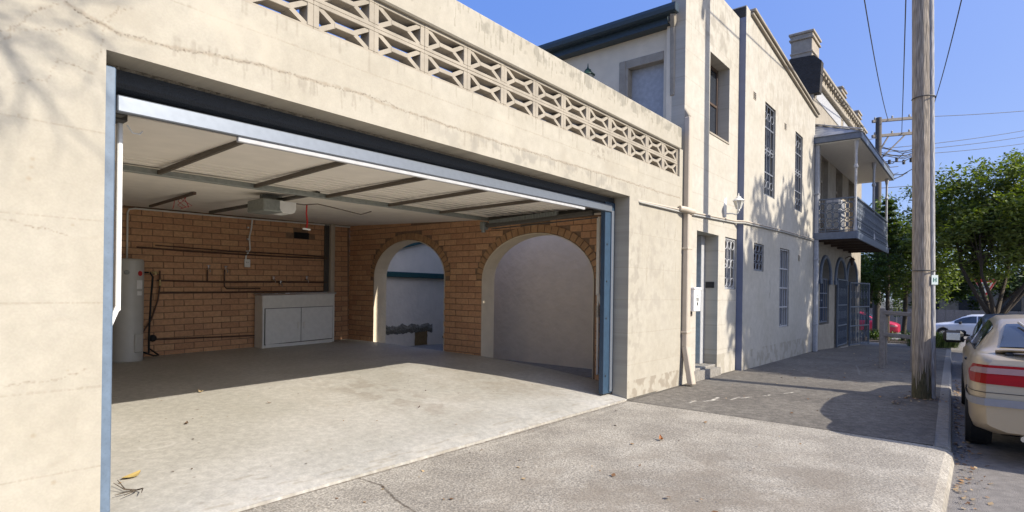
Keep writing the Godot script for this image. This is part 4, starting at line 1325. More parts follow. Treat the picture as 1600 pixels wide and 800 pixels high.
func house() -> void:
	M.house_wall = pictured(house_image(), Vector2(7.8, 6.6), 0.88, 0.2)
	var lay := func(b: MB): b.planar(Vector3(7.9, 6.5, 0), Vector3(1, 0, 0), Vector3(0, -1, 0))
	var h := thing("corner_house", Vector3(11.5, 0, -4.5), "two storey cream rendered house with blue door and barred windows beside the garage", "house")
	var zb := ZF + 0.11
	var b := MB.new()
	wall(b, 7.92, 10.262, -0.1, 2.75, ZF, 0.3, [[8.44, 9.355, -0.1, 2.275], [9.67, 10.245, 1.405, 2.283]])
	wall(b, 7.92, 10.262, 2.75, 6.16, ZF, 0.22, [[8.89, 9.78, 3.87, 5.125]])
	lay.call(b)
	part(h, "front_wall", b, M.house_wall)
	b = MB.new()
	wall(b, 10.262, 15.6, -0.2, 2.75, zb, 0.35, [[10.86, 11.475, 1.76, 2.268], [12.6, 13.345, 0.65, 2.295]])
	wall(b, 10.262, 15.6, 2.75, 5.0 - 0.0, zb, 0.35, [[11.44, 12.155, 3.23, 5.0], [13.72, 14.39, 3.22, 4.95]])
	b.prism(PackedVector2Array([Vector2(10.262, 5.0), Vector2(15.6, 5.0), Vector2(15.6, 5.80), Vector2(10.262, 6.36)]), Vector3(0, 0, zb), Vector3(1, 0, 0), Vector3(0, 1, 0), Vector3(0, 0, -0.35))
	lay.call(b)
	part(h, "front_wall", b, M.house_wall)
	b = MB.new()      # coping on the taller part
	b.bar(Vector3(10.5, 6.36, zb - 0.14), Vector3(15.75, 5.815, zb - 0.14), 0.46, 0.05, Vector3.UP, 0.008)
	b.bar(Vector3(10.5, 6.30, zb + 0.02), Vector3(15.75, 5.755, zb + 0.02), 0.06, 0.05, Vector3.UP, 0.008)
	part(h, "coping", b, M.cream)
	part(h, "painted_pole_shadow", box1(Vector3(10.258, -0.1, ZF + 0.001), Vector3(10.2615, 6.16, zb - 0.002)), surf(lin(0.15, 0.175, 0.26), 0.7, "metal"))  # shadow of the power pole, put into the colour of a thin blue-grey strip
	part(h, "stained_return", box1(Vector3(10.255, 6.16, ZF - 0.32), Vector3(10.262, 6.34, zb - 0.01)), M.stain)
	# end wall above the garage roof, with its boarded doorway
	b = MB.new()
	var zs := [-3.555, -3.70, -4.30, -8.2]
	b.box(Vector3(8.0, 2.75, -3.70), Vector3(8.25, 5.3, -3.555))
	b.box(Vector3(8.0, 4.93, -4.44), Vector3(8.25, 5.3, -3.70))
	b.box(Vector3(8.0, 2.75, -8.2), Vector3(8.25, 5.3, -4.44))
	b.box(Vector3(7.92, -0.1, -3.62), Vector3(8.0, 5.3, ZF - 0.2))
	part(h, "end_wall", b, M.cream_shade)
	b = MB.new()
	b.box(Vector3(8.0, -0.1, -8.2), Vector3(8.25, 2.75, ZF - 0.31))
	part(h, "courtyard_side", b, M.cream_warm)
	b = MB.new()
	b.box(Vector3(7.985, 2.75, -4.44), Vector3(8.09, 4.93, -4.33), 0.006)
	b.box(Vector3(7.985, 2.75, -4.33), Vector3(8.14, 4.80, -4.285), 0.006)
	b.box(Vector3(7.99, 4.80, -4.33), Vector3(8.14, 4.93, -3.70), 0.006)
	part(h, "door_frame", b, M.tan)
	part(h, "boarded_door", box1(Vector3(8.12, 2.75, -4.29), Vector3(8.16, 4.80, -3.70)), M.frame_grey)
	part(h, "side_wall", box1(Vector3(8.25, 2.0, -8.2), Vector3(15.6, 5.0, -7.9)), M.cream_shade)
	part(h, "roof", slab_between(Vector3(7.75, 5.40, -8.3), Vector3(10.3, 5.9, -8.3), Vector3(10.3, 5.9, -3.56), Vector3(7.75, 5.40, -3.56), 0.06), M.corrugated)
	part(h, "rear_roof", box1(Vector3(10.27, 5.2, -8.2), Vector3(15.6, 5.3, zb - 0.36)), M.corrugated)
	# eaves gutter and fascia
	b = MB.new()
	var gp := PackedVector2Array([Vector2(0.0, 0.0), Vector2(-0.015, -0.05), Vector2(-0.005, -0.105), Vector2(0.03, -0.125), Vector2(0.12, -0.125), Vector2(0.12, 0.0), Vector2(0.105, 0.0), Vector2(0.105, -0.11), Vector2(0.03, -0.11), Vector2(0.012, -0.09), Vector2(0.015, 0.0)])
	b.prism(gp, Vector3(7.70, 5.455, -3.40), Vector3(1, 0, 0), Vector3(0, 1, 0), Vector3(0, 0.0, -4.9))
	b.box(Vector3(7.70, 5.335, -3.41), Vector3(7.82, 5.455, -3.395), 0.003)
	part(h, "gutter", b, M.gutter)
	b = MB.new()
	b.box(Vector3(7.825, 5.23, -8.3), Vector3(7.85, 5.40, -3.57), 0.004)
	b.box(Vector3(7.85, 5.235, -8.3), Vector3(8.0, 5.255, -3.57))
	part(h, "fascia", b, M.gutter)
	# front door, deep in its opening
	part(h, "doorway_floor", box1(Vector3(8.44, -0.05, ZF - 0.6), Vector3(9.355, 0.175, ZF - 0.02), 0.01), M.kerb)
	b = MB.new()
	b.box(Vector3(8.30, 0.0, ZF - 0.55), Vector3(8.44, 2.4, ZF - 0.3))
	b.box(Vector3(9.355, 0.0, ZF - 0.55), Vector3(9.5, 2.4, ZF - 0.3))
	b.box(Vector3(8.44, 2.275, ZF - 0.55), Vector3(9.355, 2.4, ZF - 0.3))
	part(h, "door_reveal", b, M.cream_shade)
	var zd := ZF - 0.42
	b = MB.new()
	b.box(Vector3(9.21, 0.17, zd - 0.08), Vector3(9.355, 2.275, zd + 0.20), 0.008)
	b.box(Vector3(8.44, 2.16, zd - 0.08), Vector3(9.21, 2.275, zd + 0.10), 0.006)
	b.box(Vector3(8.44, 0.17, zd - 0.08), Vector3(8.50, 2.16, zd + 0.04), 0.006)
	part(h, "door_frame", b, M.frame_grey)
	var d := part(h, "door", box1(Vector3(8.50, 0.18, zd - 0.05), Vector3(9.20, 1.96, zd), 0.004), M.door_blue)
	part(h, "fanlight", box1(Vector3(8.50, 1.975, zd - 0.03), Vector3(9.20, 2.155, zd - 0.015)), M.window_dark)
	for p in [[8.58, 8.83, 0.35, 0.95], [8.88, 9.12, 0.35, 0.95], [8.58, 8.83, 1.05, 1.45], [8.88, 9.12, 1.05, 1.45]]:
		part(d, "door_panel", box1(Vector3(p[0], p[2], zd), Vector3(p[1], p[3], zd + 0.014), 0.01), M.door_blue)
	b = MB.new()
	var fan := PackedVector2Array()
	for i in 11: fan.append(Vector2(8.85 + cos(PI * i / 10.0) * 0.26, 1.55 + sin(PI * i / 10.0) * 0.30))
	b.prism(fan, Vector3(0, 0, zd), Vector3(1, 0, 0), Vector3(0, 1, 0), Vector3(0, 0, 0.006))
	part(d, "fan_pane", b, M.window_dark)
	b = MB.new()
	b.lathe([[0.0, 0.05], [0.03, 0.04], [0.035, 0.02], [0.015, 0.0]], Vector3(9.12, 1.0, zd), 10, Basis(Vector3.RIGHT, PI / 2))
	part(d, "knob", b, M.brass)
	part(h, "door_bell", box1(Vector3(9.345, 1.42, ZF - 0.2), Vector3(9.352, 1.52, ZF - 0.06), 0.003), M.black)
	b = MB.new()
	b.prism(PackedVector2Array([Vector2(8.20, -0.05), Vector2(9.42, -0.05), Vector2(9.40, 0.13), Vector2(8.42, 0.155), Vector2(8.20, 0.06)]), Vector3(0, 0, ZF), Vector3(1, 0, 0), Vector3(0, 1, 0), Vector3(0, 0, 0.05))
	part(h, "door_step", b, M.kerb)
	# windows
	window_in(h, "window", 9.67, 10.245, 1.405, 2.283, ZF, 0.12, M.frame_grey, M.grille_white, 3, 0)
	window_in(h, "window", 8.89, 9.78, 3.87, 5.125, ZF, 0.19, M.timber_brown, M.grille_white, 0, 0)
	window_in(h, "window", 10.86, 11.475, 1.76, 2.268, zb, 0.10, M.timber_brown, M.grille_grey, 3, 0)
	window_in(h, "window", 12.6, 13.345, 0.65, 2.295, zb, 0.12, M.frame_grey, M.grille_white, 4, 3, false)
	window_in(h, "window", 11.44, 12.155, 3.23, 5.0, zb, 0.12, M.slate, M.grille_grey, 3, 3)
	window_in(h, "window", 13.72, 14.39, 3.22, 4.95, zb, 0.12, M.slate, M.grille_grey, 3, 3)
	b = MB.new()
	b.box(Vector3(8.89, 3.84, ZF - 0.2), Vector3(9.78, 3.873, ZF + 0.012), 0.004)
	part(h, "sill", b, M.cream)
	for p in [[10.78, 4.92], [12.87, 4.85], [14.16, 2.17]]:
		var v := part(h, "air_vent", box1(Vector3(p[0] - 0.08, p[1] - 0.07, zb - 0.01), Vector3(p[0] + 0.08, p[1] + 0.07, zb + 0.006), 0.003), M.tan)
		for k in 4: part(v, "vent_slat", box1(Vector3(p[0] - 0.06, p[1] - 0.05 + k * 0.03, zb + 0.006), Vector3(p[0] + 0.06, p[1] - 0.037 + k * 0.03, zb + 0.012)), M.dark_metal)

	# downpipes
	var t := thing("downpipe", Vector3(7.97, 0, ZF + 0.05), "tan square downpipe between the garage parapet and the house corner", "downpipe")
	b = MB.new()
	b.bar(Vector3(7.965, 0.55, ZF + 0.045), Vector3(7.965, 3.85, ZF + 0.045), 0.125, 0.085, Vector3(0, 0, 1), 0.012)
	b.bar(Vector3(7.965, 0.56, ZF + 0.045), Vector3(7.92, 0.02, ZF + 0.16), 0.125, 0.085, Vector3(0, 0, 1), 0.012)
	part(t, "lower_pipe", b, M.pipe_tan)
	b = MB.new()
	b.bar(Vector3(7.96, 3.84, ZF + 0.04), Vector3(7.955, 4.22, -3.52), 0.09, 0.07, Vector3(1, 0, 0), 0.012)
	b.bar(Vector3(7.95, 4.20, -3.525), Vector3(7.93, 5.25, -3.525), 0.07, 0.09, Vector3(1, 0, 0), 0.012)
	b.bar(Vector3(7.93, 5.20, -3.525), Vector3(7.78, 5.34, -3.47), 0.07, 0.08, Vector3(1, 0, 0), 0.012)
	part(t, "upper_pipe", b, M.cream)
	for y in [0.75, 1.95]:
		part(t, "clip", box1(Vector3(7.885, y, ZF + 0.003), Vector3(8.045, y + 0.03, ZF + 0.092), 0.004), M.pipe_tan)
	b = MB.new()
	b.tube([Vector3(7.72, 2.515, ZF + 0.03), Vector3(7.80, 2.51, ZF + 0.07), Vector3(7.97, 2.50, ZF + 0.09), Vector3(8.04, 2.50, ZF + 0.1)], 0.042, 12)
	part(t, "overflow", b, M.pipe_tan)
	t = thing("downpipe", Vector3(15.66, ground_y(15.6), zb + 0.05), "grey white downpipe where the corner house meets the balcony terrace", "downpipe")
	part(t, "pipe", box1(Vector3(15.59, -0.06, zb + 0.003), Vector3(15.73, 5.1, zb + 0.10), 0.02), M.frame_grey)
	for y in [0.6, 2.2, 3.8]: part(t, "clip", box1(Vector3(15.57, y, zb + 0.002), Vector3(15.75, y + 0.04, zb + 0.108), 0.004), M.frame_grey)

	# the pair of pipes strung along the wall
	t = thing("wall_pipes", Vector3(11, 2.5, zb), "pair of thin pipes running along the garage pier and house wall", "pipes")
	for k in 2:
		var dy := -0.032 * k
		part(t, "pipe", tube1([Vector3(6.54, 2.47 + dy * 0.3, ZF - 0.01), Vector3(6.56, 2.462 + dy * 0.4, ZF + 0.022), Vector3(7.8, 2.505 + dy, ZF + 0.022), Vector3(7.97, 2.51 + dy, ZF + 0.105), Vector3(8.15, 2.515 + dy, ZF + 0.022), Vector3(10.1, 2.59 + dy, ZF + 0.022), Vector3(10.28, 2.595 + dy, zb + 0.022), Vector3(12.8, 2.665 + dy, zb + 0.022), Vector3(15.55, 2.70 + dy, zb + 0.022)], 0.014, 8), M.pipe_tan if k == 0 else M.grey_pvc)

	# wall lantern
	t = thing("wall_lantern", Vector3(9.62, 2.62, ZF), "cream coach lantern on a wall bracket above the blue door", "wall lamp")
	b = MB.new()
	b.grid(func(u: float, v: float):
		var y := lerpf(2.60, 2.93, v)
		var hw := 0.05 * sin(PI * clampf(v, 0.0, 1.0) * 0.9 + 0.1) + 0.006
		return Vector3(9.62 + (u - 0.5) * 2.0 * hw, y, ZF + 0.03 * sin(PI * u) + 0.002), 8, 10, Vector3(0, 0, 1))
	part(t, "back_plate", b, M.offwhite)
	part(t, "bracket", tube1([Vector3(9.62, 2.66, ZF + 0.02), Vector3(9.62, 2.655, ZF + 0.12), Vector3(9.62, 2.63, ZF + 0.19), Vector3(9.62, 2.66, ZF + 0.22), Vector3(9.62, 2.70, ZF + 0.225)], 0.012, 8), M.offwhite)
	var lc := Vector3(9.62, 2.68, ZF + 0.225)
	b = MB.new()
	b.lathe([[0, 0], [0.016, 0], [0.028, 0.0164], [0.0224, 0.0328], [0.032, 0.041]], lc, 12)
	b.lathe([[0.084, 0.1681], [0.096, 0.1738], [0.08, 0.1927], [0.048, 0.2173], [0.036, 0.2337], [0.04, 0.2378], [0.024, 0.2501], [0.0096, 0.2583], [0.0112, 0.2747], [0.0032, 0.3034], [0, 0.3034]], lc, 12)
	for k in 6:
		var a := TAU * k / 6
		b.bar(lc + Vector3(cos(a) * 0.034, 0.041, sin(a) * 0.034), lc + Vector3(cos(a) * 0.08, 0.172, sin(a) * 0.08), 0.012, 0.012)
	part(t, "lantern_frame", b, M.offwhite)
	b = MB.new()
	b.lathe([[0.0288, 0.041], [0.0752, 0.1706]], lc, 6)
	part(t, "lantern_glass", b, surf(lin(0.6, 0.58, 0.5), 0.3, ""))

	# letterbox beside the door, with its printed face
	t = thing("letterbox", Vector3(8.18, 1.05, ZF), "white wall letterbox to the left of the blue front door", "letterbox")
	part(t, "box", box1(Vector3(8.06, 1.06, ZF + 0.002), Vector3(8.30, 1.40, ZF + 0.125), 0.008), M.white)
	part(t, "lid", box1(Vector3(8.05, 1.375, ZF + 0.002), Vector3(8.31, 1.41, ZF + 0.135), 0.006), M.white)
	b = MB.new()
	b.box(Vector3(8.10, 1.325, ZF + 0.1252), Vector3(8.26, 1.332, ZF + 0.1272))
	b.box(Vector3(8.165, 1.29, ZF + 0.1252), Vector3(8.195, 1.305, ZF + 0.1272))
	b.lathe([[0.0, 0.002], [0.026, 0.002], [0.028, 0.0]], Vector3(8.18, 1.17, ZF + 0.1252), 14, Basis(Vector3.RIGHT, PI / 2))
	for p in [[-0.045, 0.0, 0.012, 0.055], [-0.045, 0.043, 0.03, 0.012], [-0.012, 0.0, 0.012, 0.055], [0.008, 0.0, 0.035, 0.012], [0.008, 0.022, 0.035, 0.012], [0.031, 0.012, 0.012, 0.04], [0.008, 0.045, 0.035, 0.012]]:
		b.box(Vector3(8.18 + p[0], 1.205 + p[1], ZF + 0.1252), Vector3(8.18 + p[0] + p[2], 1.205 + p[1] + p[3], ZF + 0.1272))
	part(t, "printed_marks", b, M.dark_metal)
	part(t, "holder", box1(Vector3(8.09, 0.99, ZF + 0.002), Vector3(8.19, 1.055, ZF + 0.05), 0.006), M.timber_brown)

	# the green lantern top behind the parapet
	t = thing("roof_lantern", Vector3(7.6, 3.9, -4.75), "dark green lantern top peeping over the garage parapet", "lamp")
	b = MB.new()
	var g := Vector3(7.55, 4.66, -4.74)
	b.lathe([[0.0, 0.0], [0.115, 0.0], [0.11, 0.02], [0.06, 0.06], [0.045, 0.085], [0.05, 0.09], [0.02, 0.11], [0.012, 0.13], [0.004, 0.19], [0.0, 0.19]], g, 6)
	var lt := part(t, "lantern_roof", b, surf(lin(0.02, 0.05, 0.03), 0.4, ""))
	b = MB.new()
	b.lathe([[0.0, -0.24], [0.05, -0.24], [0.095, 0.0]], g, 6)
	part(t, "lantern_glass", b, surf(lin(0.3, 0.3, 0.25), 0.3, ""))
	part(t, "lamp_post", tube1([Vector3(7.55, 2.8, -4.74), Vector3(7.55, 4.42, -4.74)], 0.03, 8), surf(lin(0.02, 0.05, 0.03), 0.4, ""))


# ---------------------------------------------------------------- the terrace with the iron balcony
func lace_panel(w: float, h: float) -> MB:      # cast iron lace: rings and leaves between two rails
	var b := MB.new()
	b.bar(Vector3(0, 0.03, 0), Vector3(w, 0.03, 0), 0.03, 0.025)
	b.bar(Vector3(0, h, 0), Vector3(w, h, 0), 0.045, 0.035)
	b.bar(Vector3(0, h - 0.09, 0), Vector3(w, h - 0.09, 0), 0.02, 0.018)
	var n := maxi(2, roundi(w / 0.3))
	var pw := w / n
	for k in n:
		var x := k * pw
		b.bar(Vector3(x, 0, 0), Vector3(x, h, 0), 0.022, 0.022, Vector3(0, 0, 1))
		var cx := x + pw / 2
		b.bar(Vector3(cx, 0.03, 0), Vector3(cx, h, 0), 0.014, 0.014, Vector3(0, 0, 1))
		for y in [0.17, 0.40, 0.61]:
			for s in [-1, 1]:
				var pts := []
				for i in 11:
					var a := TAU * i / 10.0
					pts.append(Vector3(cx + s * pw * 0.24 + cos(a) * pw * 0.21, y + sin(a) * 0.085, 0))
				b.tube(pts, 0.012, 5, false)
			b.box(Vector3(cx - 0.03, y - 0.03, -0.012), Vector3(cx + 0.03, y + 0.03, 0.012), 0.012, Transform3D(Basis(Vector3(0, 0, 1), 0.0), Vector3.ZERO))
		for s in [-1, 1]:
			b.tube([Vector3(cx, 0.28, 0), Vector3(cx + s * pw * 0.3, 0.34, 0), Vector3(cx + s * pw * 0.42, 0.28, 0)], 0.011, 5, false)
			b.tube([Vector3(cx, 0.52, 0), Vector3(cx + s * pw * 0.3, 0.46, 0), Vector3(cx + s * pw * 0.42, 0.52, 0)], 0.011, 5, false)
	return b

func terrace() -> void:
	var zc := -3.3
	var t := thing("terrace_house", Vector3(19, ground_y(19), -4.5), "cream terrace house with blue iron lace balcony and arched openings below", "house")
	var b := MB.new()
	wall(b, 15.74, 23.2, -0.7, 2.80, zc, 0.3, [[16.75, 17.95, 0.55, 2.32, 0.55], [18.75, 20.2, -0.7, 2.38, 0.6], [20.5, 22.3, -0.7, 2.42, 0.62]])
	wall(b, 15.74, 23.2, 2.80, 6.75, zc, 0.3, [[16.75, 17.6, 2.88, 5.0], [18.7, 19.7, 2.88, 5.02], [20.7, 21.7, 2.88, 5.02]])
	b.box(Vector3(22.9, -0.8, -11.0), Vector3(23.2, 6.7, zc - 0.3))
	b.box(Vector3(15.74, 5.8, -9.0), Vector3(15.95, 6.4, zc - 0.3))
	part(t, "wall", b, M.cream)
	part(t, "roof", box1(Vector3(15.74, 6.5, -11.0), Vector3(23.2, 6.6, zc - 0.3)), M.corrugated)
	b = MB.new()
	b.box(Vector3(15.80, 6.75, zc - 0.3), Vector3(23.3, 7.02, zc + 0.03), 0.01)
	b.box(Vector3(15.76, 6.68, zc - 0.1), Vector3(23.32, 6.76, zc + 0.09), 0.012)
	b.box(Vector3(15.76, 7.02, zc - 0.34), Vector3(23.36, 7.10, zc + 0.14), 0.012)
	b.box(Vector3(15.78, 7.10, zc - 0.32), Vector3(23.32, 7.17, zc + 0.07), 0.012)
	for k in 24: b.box(Vector3(15.95 + k * 0.31, 6.94, zc + 0.03), Vector3(16.08 + k * 0.31, 7.02, zc + 0.11), 0.006)
	part(t, "cornice", b, M.cream)
	for k in 2:
		part(t, "parapet_panel", box1(Vector3(16.0 + k * 3.6, 6.28, zc - 0.01), Vector3(19.2 + k * 3.6, 6.60, zc + 0.02), 0.008), M.frame_grey)
	# party wall end, black with damp, and the chimneys
	b = MB.new()
	b.prism(PackedVector2Array([Vector2(-3.16, 6.35), Vector2(-3.12, 7.12), Vector2(-3.30, 7.30), Vector2(-3.86, 7.33), Vector2(-3.92, 6.35)]), Vector3(15.70, 0, 0), Vector3(0, 0, 1), Vector3(0, 1, 0), Vector3(0.24, 0, 0))
	part(t, "party_wall", b, M.stain, "black stained party wall end under the chimney")
	for c in [[15.72, 16.5, -3.83, -3.34, 7.25, 7.92], [20.0, 20.7, -3.78, -3.42, 6.9, 7.75], [22.6, 23.2, -3.62, -3.36, 6.9, 7.66]]:
		b = MB.new()
		b.box(Vector3(c[0], c[4], c[2]), Vector3(c[1], c[5] - 0.16, c[3]), 0.01)
		b.box(Vector3(c[0] - 0.04, c[5] - 0.16, c[2] - 0.04), Vector3(c[1] + 0.04, c[5] - 0.12, c[3] + 0.04), 0.006)
		b.box(Vector3(c[0] - 0.015, c[5] - 0.12, c[2] - 0.015), Vector3(c[1] + 0.015, c[5] - 0.03, c[3] + 0.015), 0.006)
		b.box(Vector3(c[0] - 0.05, c[5] - 0.03, c[2] - 0.05), Vector3(c[1] + 0.05, c[5] + 0.03, c[3] + 0.05), 0.01)
		b.box(Vector3(c[0] - 0.02, c[4] + 0.16, c[2] - 0.02), Vector3(c[1] + 0.02, c[4] + 0.20, c[3] + 0.02), 0.006)
		part(t, "chimney", b, M.tan)
	# openings
	for o in [[16.75, 17.95, 0.55, 2.32, 0.55]]:
		window_in(t, "window", 16.85, 17.85, 0.6, 1.8, zc, 0.12, M.slate, M.grille_blue, 4, 2, false)
		part(t, "window_back", box1(Vector3(16.7, 0.5, zc - 0.34), Vector3(18.0, 2.4, zc - 0.31)), M.window_dark)
	for a in [[16.75, 17.95, 2.32, 0.55], [18.75, 20.2, 2.38, 0.6], [20.5, 22.3, 2.42, 0.62]]:
		b = MB.new()
		var pts := []
		for i in 19:
			var an := PI * i / 18.0
			pts.append(Vector3((a[0] + a[1]) / 2 + cos(an) * ((a[1] - a[0]) / 2 + 0.06), a[2] - a[3] + sin(an) * (a[3] + 0.06), zc + 0.012))
		b.tube(pts, 0.055, 6)
		for s in [0, 18]: b.box(pts[s] + Vector3(-0.11, -0.13, -0.02), pts[s] + Vector3(0.11, 0.0, 0.05), 0.012)
		part(t, "arch_moulding", b, M.slate)
	b = MB.new()
	b.box(Vector3(18.5, -0.7, -5.0), Vector3(22.6, 2.7, -4.9))
	b.box(Vector3(18.5, -0.7, -4.9), Vector3(18.6, 2.7, zc - 0.3))
	part(t, "porch_wall", b, M.tan)
	part(t, "porch_floor", box1(Vector3(18.5, -0.5, -4.9), Vector3(22.6, -0.18, zc + 0.1)), M.kerb)
	part(t, "front_door", box1(Vector3(20.9, -0.1, -4.89), Vector3(21.8, 2.1, -4.85), 0.01), M.slate)
	for x in [16.75, 18.7, 20.7]:
		var w: float = 0.85 if x < 17 else 1.0
		b = MB.new()
		b.box(Vector3(x, 2.88, zc - 0.2), Vector3(x + 0.07, 5.0, zc - 0.12), 0.004)
		b.box(Vector3(x + w - 0.07, 2.88, zc - 0.2), Vector3(x + w, 5.0, zc - 0.12), 0.004)
		b.box(Vector3(x + 0.07, 4.4, zc - 0.2), Vector3(x + w - 0.07, 4.47, zc - 0.12), 0.004)
		var dr := part(t, "balcony_door", b, M.tan)
		part(dr, "leaf", box1(Vector3(x + 0.07, 2.88, zc - 0.19), Vector3(x + w - 0.07, 4.4, zc - 0.15)), M.timber_brown)
		part(dr, "pane", box1(Vector3(x + 0.07, 4.47, zc - 0.19), Vector3(x + w - 0.07, 5.0, zc - 0.17)), M.window_dark)
	# balcony: floor, posts, lace, roof
	var zf := -2.33
	b = MB.new()
	b.box(Vector3(15.62, 2.80, zc), Vector3(21.4, 2.87, zf), 0.006)
	part(t, "balcony_floor", b, M.timber_brown)
	b = MB.new()
	b.box(Vector3(15.58, 2.69, zc), Vector3(15.62, 2.86, zf), 0.004)
	b.box(Vector3(15.58, 2.69, zf), Vector3(21.44, 2.86, zf + 0.04), 0.004)
	part(t, "balcony_fascia", b, M.slate)
	for k in 6: part(t, "joist", box1(Vector3(16.3 + k * 0.9, 2.70, zc), Vector3(16.36 + k * 0.9, 2.80, zf - 0.02)), M.timber_brown)
	for x in [15.66, 18.55, 21.3]:
		b = MB.new()
		b.lathe([[0.05, 2.87], [0.055, 2.9], [0.04, 3.0], [0.032, 3.1], [0.03, 4.35], [0.05, 4.38], [0.05, 4.42], [0.032, 4.46], [0.03, 4.8], [0.055, 4.95], [0.06, 5.05]], Vector3(x, 0, zf - 0.02), 10)
		part(t, "balcony_post", b, M.frame_grey)
	part(t, "balcony_post", box1(Vector3(15.61, 2.87, zc), Vector3(15.70, 5.1, zc + 0.09), 0.01), M.tan)
	var lp := part(t, "lace_panel", lace_panel(2.85, 0.80), M.iron)
	lp.position = Vector3(15.70, 2.87, zf) - where(t)
	lp = part(t, "lace_panel", lace_panel(2.75, 0.80), M.iron)
	lp.position = Vector3(18.55, 2.87, zf) - where(t)
	lp = part(t, "lace_panel", lace_panel(0.92, 0.80), M.iron)
	lp.transform = Transform3D(Basis(Vector3.UP, -PI / 2), Vector3(15.64, 2.87, zc + 0.02) - where(t))
	lp = part(t, "lace_panel", lace_panel(0.92, 0.80), M.iron)
	lp.transform = Transform3D(Basis(Vector3.UP, -PI / 2), Vector3(21.36, 2.87, zc + 0.02) - where(t))
	# roof of the balcony, hipped at this end
	b = MB.new()
	var zr := -2.26
	b.box(Vector3(15.50, 5.04, zc), Vector3(15.545, 5.19, zr), 0.004)
	b.box(Vector3(15.50, 5.03, zr), Vector3(21.8, 5.18, zr + 0.045), 0.004)
	b.box(Vector3(21.76, 5.03, zc), Vector3(21.8, 5.18, zr), 0.004)
	part(t, "awning_fascia", b, M.slate)
	b = MB.new()
	for s in [0.0, 0.012]:
		b.grid(func(u: float, v: float):
			var x := lerpf(15.48, 21.82, u)
			var z := lerpf(zr + 0.06, zc, v)
			var y := 5.19 + 0.42 * v
			y = minf(y, 5.20 + (x - 15.48) * 0.85)
			return Vector3(x, y + 0.012 * sin(x * TAU / 0.11) - s, z), 460, 10, Vector3(0, 1 if s == 0.0 else -1, 0))
	part(t, "awning_roof", b, M.corrugated)
	b = MB.new()
	b.box(Vector3(15.56, 5.02, zc), Vector3(21.74, 5.035, zr))
	part(t, "awning_lining", b, M.offwhite)
	b = MB.new()
	b.bar(Vector3(15.48, 5.23, zr + 0.05), Vector3(15.97, 5.63, zc + 0.02), 0.10, 0.03, Vector3.UP, 0.006)
	part(t, "hip_cap", b, M.frame_grey)

	t = thing("air_conditioner", Vector3(16.3, 2.88, -2.9), "white air conditioner box standing on the iron balcony", "air conditioner")
	part(t, "case", box1(Vector3(15.9, 2.95, -3.05), Vector3(16.6, 3.72, -2.72), 0.02), M.frame_grey)
	b = MB.new()
	for k in 12: b.box(Vector3(15.897, 3.05 + k * 0.05, -3.02), Vector3(15.901, 3.07 + k * 0.05, -2.75))
	part(t, "louvres", b, M.grey_pvc)
	part(t, "stand", box1(Vector3(15.95, 2.872, -3.03), Vector3(16.55, 2.95, -2.74)), M.dark_metal)

	# wrought iron gates, standing open
	for g in 2:
		t = thing("iron_gate", [Vector3(18.78, ground_y(18.8) + 0.02, -3.24), Vector3(20.42, ground_y(20.4) + 0.02, -3.18)][g], ["tall dark iron gate in front of the middle archway under the balcony", "tall dark iron gate leaf swung out from the last archway towards the footpath"][g], "gate", "iron gates under the balcony")
		var w: float = [1.45, 1.75][g]
		var hgt := 2.0
		b = MB.new()
		for x in [0.0, w]: b.bar(Vector3(x, 0, 0), Vector3(x, hgt, 0), 0.045, 0.045, Vector3(0, 0, 1), 0.006)
		for y in [0.04, 0.62, 1.22, hgt - 0.03]: b.bar(Vector3(0, y, 0), Vector3(w, y, 0), 0.04, 0.04, Vector3.UP, 0.006)
		local(t, "gate_frame", b, M.iron)
		for k in 11:
			var x := w * (k + 1) / 12.0
			b = MB.new()
			b.bar(Vector3(x, 0.04, 0), Vector3(x, hgt, 0), 0.018, 0.018, Vector3(0, 0, 1))
			if k % 2 == 0:
				for y in [0.33, 0.92, 1.6]:
					var pts := []
					for i in 9:
						var a := TAU * i / 8.0
						pts.append(Vector3(x + cos(a) * w * 0.035, y + sin(a) * 0.12, 0))
					b.tube(pts, 0.009, 5, false)
			local(t, "gate_bar", b, M.iron)
		t.rotation.y = [0.0, -0.16][g]
	t = thing("porch_lamp", Vector3(19.9, 2.6, zc), "small dark lamp bracketed between two arches under the balcony", "wall lamp")
	b = MB.new()
	b.tube([Vector3(20.34, 2.5, zc), Vector3(20.34, 2.56, zc + 0.1), Vector3(20.34, 2.52, zc + 0.18)], 0.014, 6)
	b.lathe([[0.03, -0.22], [0.07, -0.06], [0.09, -0.05], [0.03, 0.02], [0.0, 0.03]], Vector3(20.34, 2.5, zc + 0.18), 8)
	part(t, "lantern", b, M.timber_brown)


